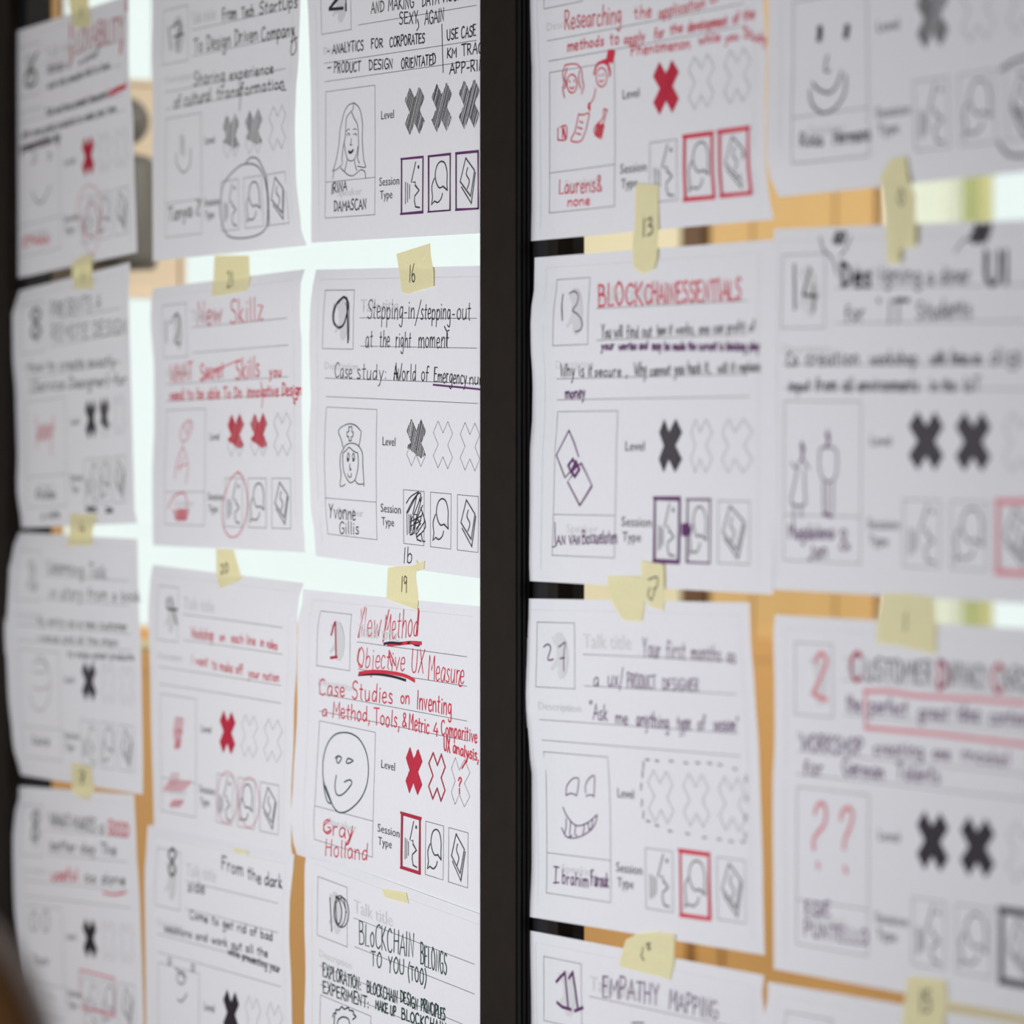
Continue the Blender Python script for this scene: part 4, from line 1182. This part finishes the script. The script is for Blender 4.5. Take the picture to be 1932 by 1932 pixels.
s.write('handwritten_text', 'ink', [('You will', 1134, 638, 1175, 636, 24), ('find out', 1182, 637, 1230, 635, 22), ('how it', 1240, 633, 1268, 631, 20), ('works,', 1275, 631, 1310, 629, 20), ('one can profit of', 1318, 630, 1424, 625, 20)], .00085)
s.write('handwritten_text', 'purple', [('your', 1134, 660, 1158, 659, 15), ('worries and', 1167, 660, 1222, 659, 15), ('may be made the current is blocking play', 1230, 660, 1432, 661, 16)], .0013)
s.write('handwritten_text', 'ink', [('Why is', 1057, 711, 1102, 710, 24), ('it', 1109, 710, 1117, 710, 24), ('secure ,', 1121, 710, 1184, 709, 18), ('Why', 1197, 709, 1220, 708, 26), ('cannot', 1226, 708, 1265, 706, 18),
                                    ('you hack it,', 1272, 707, 1340, 702, 22), ('will it replace', 1354, 704, 1434, 700, 20)], .00095)
s.write('handwritten_text', 'purple', [('money', 1066, 751, 1104, 750, 20)], .0013)
z = (960, 740, 3.578)
s.draw('drawing', 'purple', [[(405, 258), (320, 425), (378, 578), (415, 535)], [(405, 258), (440, 345), (470, 435)], [(462, 500), (487, 480), (520, 545), (560, 632), (478, 765), (395, 605), (428, 562)]], .0012, z, False, label='two linked purple diamonds')
s.draw('drawing', 'purple', [[(400, 495), (432, 452), (452, 500), (420, 540), (400, 495)], [(430, 512), (452, 470), (474, 520), (444, 572), (422, 530), (450, 500)]], .0022, z, False, label='thick purple link between the diamonds')
s.draw('pen_scribble', 'purple', [scrib(1170, 900, 1215, 960, 5, 0), [(1168, 920), (1222, 925)], [(1168, 945), (1222, 945)]], .0019, z)
s.draw('name_writing', 'purple', [[(310, 880), (312, 1000), (318, 1035), (295, 1045)]], .0009, z)
s.write('name_writing', 'purple', [('AN', 1050, 1027, 1067, 1027, 16), ('VAN', 1073, 1027, 1094, 1027, 17), ('Bossueloten', 1098, 1026, 1164, 1025, 26)], .0010)

s = Sheet('paper sheet numbered 27 with a purple grinning face and a dashed pen ring',
          [(990, 1129), (1423, 1137), (1447, 1802), (1001, 1729)], [(1129, 985), (1200, 984), (1317, 982), (1415, 991), (1470, 1000), (1506, 1003), (1631, 1000.5), (1729, 998)],
          [(1137, 1417), (1192, 1418), (1303, 1427), (1415, 1435), (1436, 1438), (1575, 1442), (1715, 1443.5), (1802, 1446)])
s.form(('', '', ''), ('', ('red', .0020), ''))
z = (960, 1080, 3.578)
s.draw('handwritten_number', 'purple', [[(235, 503), (262, 485), (282, 512), (262, 580), (278, 593), (300, 585)], [(335, 503), (355, 490), (380, 475), (370, 560), (371, 665)], [(345, 582), (376, 575)]], .00105, z)
s.write('handwritten_title', 'purple', [('Your', 1212, 1240, 1246, 1243, 36), ('first', 1257, 1243, 1293, 1245, 34), ('months', 1304, 1245, 1360, 1249, 30), ('as', 1372, 1250, 1388, 1252, 28), ('a', 1119, 1294, 1130, 1294, 28),
                                        ('ux/', 1146, 1295, 1176, 1297, 33), ('PRODUCT', 1183, 1298, 1237, 1301, 27), ('DESIGNER', 1250, 1302, 1318, 1304, 22)], .00085)
s.write('handwritten_text', 'purple', [('"', 1110, 1352, 1117, 1352, 28), ('Ask', 1119, 1358, 1146, 1359, 28), ('me', 1161, 1364, 1184, 1366, 24), ('anything', 1200, 1369, 1262, 1375, 28), ('type', 1277, 1376, 1303, 1377, 28),
                                       ('of', 1316, 1377, 1330, 1378, 26), ('session"', 1346, 1378, 1392, 1380, 26)], .00095)
z = (960, 1380, 3.578)
s.draw('drawing', 'purple', [[(385, 430), (390, 370), (430, 320), (468, 318), (468, 370), (456, 436)], [(385, 432), (420, 418), (456, 432)], [(520, 415), (515, 370), (540, 320), (575, 300), (577, 370), (572, 445)], [(520, 438), (548, 428), (572, 435)],
                             [(365, 512), (390, 570), (440, 628), (485, 635), (540, 610), (595, 562)], [(386, 588), (385, 650), (378, 700), (420, 720), (480, 710), (550, 668), (585, 615), (595, 562)], [(416, 612), (410, 710), (425, 700)],
                             [(450, 640), (445, 690), (460, 705)], [(505, 630), (508, 655), (498, 690)], [(535, 615), (540, 660), (550, 655)], [(565, 590), (560, 650)], [(355, 650), (375, 695)]], .00085, z, label='purple grinning face with big teeth')
s.write('name_writing', 'purple', [('I', 1044, 1666, 1053, 1666, 32), ('brahim', 1060, 1667, 1110, 1674, 26), ('Farouk', 1115, 1671, 1148, 1674, 28)], .0011)
s.draw('name_writing', 'purple', [[(303, 912), (338, 918)], [(300, 1022), (338, 1020)]], .0010, z)
dsh = [(935, 190), (1000, 198), (1095, 200), (1195, 212), (1275, 212), (1355, 215), (1425, 225), (1525, 252), (940, 605), (1000, 635), (1088, 672), (1205, 690), (1320, 715), (1420, 728), (1500, 742), (1580, 745)]
s.draw('dashed_ring', 'hatch', [[(x - 12, y - 2), (x + 12, y + 4)] for x, y in dsh] + [[(x, y), (x - 2, y + 45)] for x, y in ((908, 205), (902, 265), (893, 350), (898, 460), (908, 540), (1600, 300), (1606, 430), (1600, 560), (1597, 680))], .0010, z, label='dashed grey pen ring around the three crosses')

s = Sheet('lowest paper sheet right of the mullion, numbered 11 in thick purple',
          [(998, 1754), (1445, 1840), (1450, 2500), (1000, 2350)], [(1754, 996), (1932, 999), (2350, 1000)], [(1840, 1445), (1862, 1440), (1923, 1446), (2500, 1450)])
s.form(('', '', ''), ('', '', ''))
z = (960, 1700, 3.578)
s.draw('handwritten_number', 'purple', [[(320, 545), (345, 515), (378, 485)], [(378, 480), (385, 560), (400, 715)], [(325, 685), (360, 715), (420, 733)], [(405, 522), (430, 480)], [(430, 480), (448, 600), (465, 730)], [(445, 742), (498, 720)]], .0022, z, False)
s.write('handwritten_title', 'purple', [('EMPATHY', 1136, 1880, 1243, 1896, 39), ('MAPPING', 1262, 1903, 1354, 1925, 36)], .0011)
s.draw('handwritten_text', 'purple', [[(830, 824), (850, 822), (900, 822)], [(890, 824), (910, 822)]], .0010, z)

# ------------------------------------------------------------------ column 5 (nearest, out of focus)
s = Sheet('upper right blurred paper sheet with a simple smiling face above a dark name',
          [(1450, -310), (1960, -450), (1960, 322), (1474, 372)], [(-310, 1450), (26, 1452), (120, 1451), (238, 1448), (318, 1448), (371, 1472)], [], full=True)
s.warp = [(0, 0), (0.08, 0.082), (0.25, 0.22), (0.378, 0.35), (0.527, 0.5), (0.597, 0.566), (0.743, 0.715), (0.888, 0.865), (1, 0.98)]
s.form(('hatch', '', ''), ('', '', ''))
z = (1420, 0, 3.773)
s.draw('drawing', 'ink', [[(476, 205), (478, 240), (472, 275)], [(672, 195), (668, 225), (662, 255)]], .0052, z, label='two black oval eyes')
s.draw('drawing', 'ink', [[(532, 395), (515, 500), (545, 505)], [(425, 590), (470, 640), (540, 665)], [(540, 665), (590, 620), (635, 510)], [(405, 640), (420, 740), (500, 805), (590, 765), (655, 660), (660, 540)]], .0014, z)
s.write('name_writing', 'ink', [('Rosa', 1509, 276, 1552, 274, 26), ('Hermans', 1572, 272, 1642, 264, 26)], .0012)
s.draw('pen_frame', 'hatch', [[(1760, 500), (1850, 440), (1960, 400)], [(1850, 760), (1900, 900), (1960, 980)], [(1750, 1010), (1820, 1100), (1960, 1110)]], .0018, z)

s = Sheet('blurred paper sheet numbered 14 with a drawn couple and two black crosses',
          [(1462, 432), (1960, 414), (1960, 1140), (1460, 1112)], [(432, 1474), (460, 1462), (700, 1459), (1112, 1461)], [], full=True)
s.warp = [(0, 0), (0.08, 0.038), (0.25, 0.197), (0.378, 0.328), (0.527, 0.475), (0.597, 0.552), (0.743, 0.707), (0.888, 0.86), (1, 0.98)]
s.form(('dark', 'dark', ''), ('', '', ('pink', .0024)))
z = (1420, 380, 3.773)
s.write('handwritten_number', 'ink', [('14', 1492, 580, 1545, 588, 78)], .0019)
s.write('handwritten_title', 'ink', [('Des', 1586, 540, 1643, 541, 44), ('Des', 1588, 541, 1642, 541, 40)], .0020)
s.write('handwritten_title', 'hatch', [('igning', 1660, 532, 1738, 534, 30), ('a diner', 1750, 535, 1830, 533, 30), ('for', 1595, 608, 1630, 602, 30), ('IT', 1675, 610, 1704, 610, 42), ('Students', 1730, 602, 1832, 597, 34)], .0013)
s.write('handwritten_title', 'ink', [('UI', 1856, 536, 1905, 536, 60), ('UI', 1859, 536, 1902, 536, 56)], .0026)
s.draw('pen_scribble', 'ink', [scrib(575, 230, 640, 290, 3), scrib(1550, 180, 1660, 280, 5), [(895, 700), (900, 715)], [(1020, 700), (1110, 705)]], .0022, z)
s.draw('drawing', 'hatch', [[(480, 250), (500, 340), (560, 400), (600, 520)], [(700, 250), (660, 340), (620, 390)], [(1440, 360), (1500, 280), (1560, 260)]], .0011, z, label='thin heart balloon above the title')
s.write('handwritten_text', 'ink', [('Co', 1484, 690, 1504, 690, 26), ('creation', 1520, 689, 1620, 689, 28), ('workshop', 1642, 689, 1730, 688, 26), ('with', 1755, 688, 1784, 688, 26), ('focus on', 1794, 688, 1850, 687, 26), ('digi', 1868, 686, 1930, 684, 30),
                                    ('input', 1488, 738, 1528, 738, 22), ('from', 1538, 738, 1578, 738, 24), ('all environments', 1590, 738, 1732, 738, 26), ('in the', 1756, 738, 1802, 738, 24), ('IoT', 1818, 738, 1848, 738, 26)], .0012)
z = (1420, 740, 3.773)
s.draw('drawing', 'purple', [[(355, 355), (345, 400), (355, 440), (345, 480)], [(275, 500), (310, 540), (350, 480), (400, 545)], [(320, 550), (290, 680), (275, 790), (370, 800), (370, 700), (365, 550)], [(295, 800), (290, 930)], [(345, 800), (345, 890)],
                             [(530, 270), (545, 330), (520, 400)], [(480, 400), (530, 390), (590, 410), (600, 500), (590, 600), (540, 640), (490, 600), (472, 500), (480, 400)], [(500, 640), (505, 860)], [(530, 650), (530, 850)], [(570, 640), (570, 860)]], .0010, z, label='thin sketch of a woman and a man standing')
s.draw('drawing', 'purple', [[(345, 370), (360, 400), (350, 470)], [(525, 300), (540, 340), (525, 380)], [(505, 865), (535, 875), (560, 885)]], .0022, z)
s.write('name_writing', 'purple', [('Magdalena', 1488, 1016, 1572, 1017, 26), ('&', 1583, 1036, 1602, 1036, 36), ('Jan', 1524, 1056, 1560, 1052, 28)], .0012)

s = Sheet('right edge paper sheet with a red numeral 2 and two pale red question marks',
          [(1464, 1160), (1960, 1187), (1960, 1920), (1463, 1828)], [(1160, 1472), (1186, 1462), (1318, 1465), (1398, 1465), (1477, 1461), (1828, 1463)], [], full=True)
s.warp = [(0, 0), (0.08, 0.082), (0.25, 0.22), (0.378, 0.35), (0.527, 0.5), (0.597, 0.566), (0.743, 0.715), (0.888, 0.865), (1, 0.98)]
s.form(('black', 'black', ''), ('', '', ('hatch', .0032)))
z = (1420, 1080, 3.773)
s.draw('handwritten_number', 'pink', [[(445, 640), (465, 590), (500, 580), (525, 640), (490, 730), (455, 810), (432, 860), (480, 890), (525, 908)]], .0030, z)
s.write('handwritten_title', 'hatch', [('USTOMER', 1632, 1282, 1760, 1288, 40), ('INVACY', 1792, 1291, 1862, 1296, 40), ('ARD', 1888, 1298, 1945, 1302, 40)], .0013)
s.write('handwritten_title', 'darkred', [('C', 1604, 1284, 1626, 1286, 54), ('D', 1768, 1299, 1788, 1300, 52), ('C', 1872, 1304, 1892, 1308, 52)], .0026)
s.write('handwritten_title', 'purple', [('C', 1606, 1282, 1624, 1284, 50), ('D', 1770, 1296, 1786, 1298, 48)], .0012)
s.draw('pen_box', 'pink', [[(1630, 1304), (1680, 1305), (1730, 1313), (1800, 1317), (1880, 1322), (1960, 1330)], [(1632, 1306), (1633, 1340), (1634, 1374)], [(1632, 1373), (1700, 1379), (1780, 1386), (1860, 1396), (1960, 1408)]], .0024)
s.write('handwritten_text', 'purple', [('the', 1597, 1341, 1624, 1344, 30), ('perfect', 1641, 1343, 1712, 1350, 28), ('great', 1732, 1356, 1790, 1358, 26), ('idea', 1805, 1358, 1848, 1362, 30), ('contest', 1866, 1364, 1945, 1368, 26),
                                       ('WORKSHOP', 1511, 1416, 1628, 1424, 30), ('creating', 1648, 1423, 1742, 1430, 26), ('one', 1760, 1430, 1792, 1434, 24), ('model', 1815, 1434, 1905, 1446, 26),
                                       ('for', 1516, 1462, 1552, 1464, 30), ('German', 1590, 1462, 1668, 1470, 30), ('Talents', 1692, 1470, 1772, 1478, 30)], .0012)
z = (1420, 1440, 3.773)
s.draw('drawing', 'pink', [[(440, 355), (465, 295), (505, 290), (520, 360), (505, 440), (450, 510), (430, 560), (435, 610)], [(462, 710), (466, 745)], [(625, 400), (640, 340), (690, 320), (710, 370), (690, 460), (655, 540), (650, 608)], [(655, 740), (665, 775)]], .0026, z, label='two pale red question marks')
s.write('name_writing', 'purple', [('EGIE', 1519, 1727, 1566, 1728, 26), ('PUNTELLO', 1517, 1765, 1637, 1784, 28)], .0012)

s = Sheet('bottom right corner paper sheet, only its blank top margin in view',
          [(1450, 1852), (1960, 1938), (1960, 2700), (1446, 2520)], [(1852, 1464), (1870, 1457), (1904, 1446), (1932, 1442), (2520, 1444)], [], full=True)
s.form(('', '', ''), ('', '', ''))

# ------------------------------------------------------------------ masking tape
tape('masking tape hanging down onto the top left sheet, smudged figure on it', [[(125, -30), (166, -30), (168, 15), (172, 48), (140, 54), (133, 25)]], [('1', 150, 32, 156, 31, 18)], w=.0016)
tape('masking tape joining the top two sheets at the left edge', [[(136, 497), (152, 484), (175, 482), (172, 520), (177, 533), (172, 546), (141, 545), (136, 520)]], [('1', 153, 532, 158, 531, 24)], w=.0012)
tape('masking tape with a dark smudge between second and third sheets at the left edge', [[(132, 970), (181, 971), (175, 1000), (172, 1029), (126, 1031), (131, 1000)]], [('4', 149, 1006, 159, 1006, 22)], w=.0013)
tape('masking tape with dark smudge between third and fourth sheets at the left edge', [[(133, 1439), (172, 1446), (172, 1471), (178, 1487), (163, 1509), (137, 1495)]], [('7', 150, 1480, 160, 1481, 26)], w=.0018)
tape('masking tape marked 11 between the sheets numbered 17 and 12', [[(405, 482), (470, 482), (471, 525), (465, 549), (398.6, 560), (403, 525)]], [('21', 428, 542, 440, 540, 30)], w=.0010)
tape('narrow masking tape on a white gap under the red oval, below sheet 12', [[(407.5, 1036), (441, 1037), (455, 1088), (446, 1098), (415, 1110), (408.5, 1090)]], [('20', 416, 1082, 430, 1080, 18)], w=.0011)
tape('masking tape marked 16 on top of the nurse sheet', [[(748, 479), (811.5, 459), (812.6, 480), (818, 513.5), (818, 540), (769, 554.6), (758, 551), (751, 498)]], [('16', 771, 533, 783, 532, 33)], w=.0008)
tape('masking tape marked 19 above the red New Method sheet, its top corner torn',
     [[(732, 1071), (786, 1066), (785, 1090), (789.5, 1127.5), (787, 1151), (729, 1130)], [(785, 1056), (788, 1063), (801.5, 1058), (800, 1073), (787, 1078), (785, 1070)]], [('19', 756, 1116, 768, 1118, 29)], w=.0008)
tape('thin yellow strip of masking tape above the sheet numbered 10', [[(720, 1676), (766, 1684), (771, 1705), (726, 1693)]])
tape('tiny faint masking tape strip low in the second column of sheets', [[(441, 1600), (468, 1606), (467, 1613), (440, 1607)]])
tape('tall masking tape marked 13, with pointed foot, above the red Blockchain title', [[(1199, 346), (1242, 349), (1242, 430), (1239.5, 490), (1234, 507), (1213, 518), (1195, 504), (1193, 470), (1197.6, 420)]], [('13', 1211, 448, 1232, 440, 32)], w=.0011)
tape('wide crumpled piece of masking tape above the sheet numbered 27', [[(1144.5, 1087), (1195, 1087), (1215, 1092), (1216, 1140), (1211, 1173), (1175, 1170), (1151, 1130), (1148, 1108)]])
tape('narrow upright masking tape with pen scrawl above the sheet numbered 27', [[(1208.7, 1058.6), (1252, 1064), (1253.5, 1114.5), (1252, 1152), (1225.5, 1145), (1211.5, 1112)]],
     [[(940, 1265), (1000, 1248), (998, 1310), (975, 1330)], [(950, 1320), (940, 1370), (965, 1400), (985, 1330)]], (960, 740, 3.578), .0009)
tape('wide masking tape marked 13 above the purple numeral 11', [[(1181, 1773), (1203, 1761), (1239.5, 1757), (1273, 1763), (1272, 1800), (1270, 1823), (1264.6, 1848), (1167, 1823), (1176.6, 1787)]],
     [[(905, 310), (900, 350), (893, 370), (912, 400)], [(925, 290), (955, 285), (935, 310), (955, 320), (940, 330)]], (960, 1700, 3.578), .0009)
tape('long blurred masking tape joining the upper two sheets at the right', [[(1660, 331), (1682, 299), (1709, 296), (1714, 339), (1727, 366), (1727, 464), (1698, 471), (1697, 497), (1674, 497), (1670, 406)]], [('0', 1695, 388, 1706, 388, 30)], w=.0009)
tape('big square blurred masking tape above the red numeral 2', [[(1666, 1120), (1711, 1120), (1763, 1128), (1766, 1173), (1764.5, 1234), (1698, 1219), (1653, 1212.5), (1656, 1165)]], [('1', 1704, 1190, 1712, 1190, 34)], w=.0010)
tape('blurred masking tape in the bottom right corner', [[(1713, 1841), (1784.5, 1849), (1786, 1890), (1779, 1950), (1701, 1940), (1706, 1890)]], [('15', 1735, 1910, 1756, 1912, 40)], w=.0013)
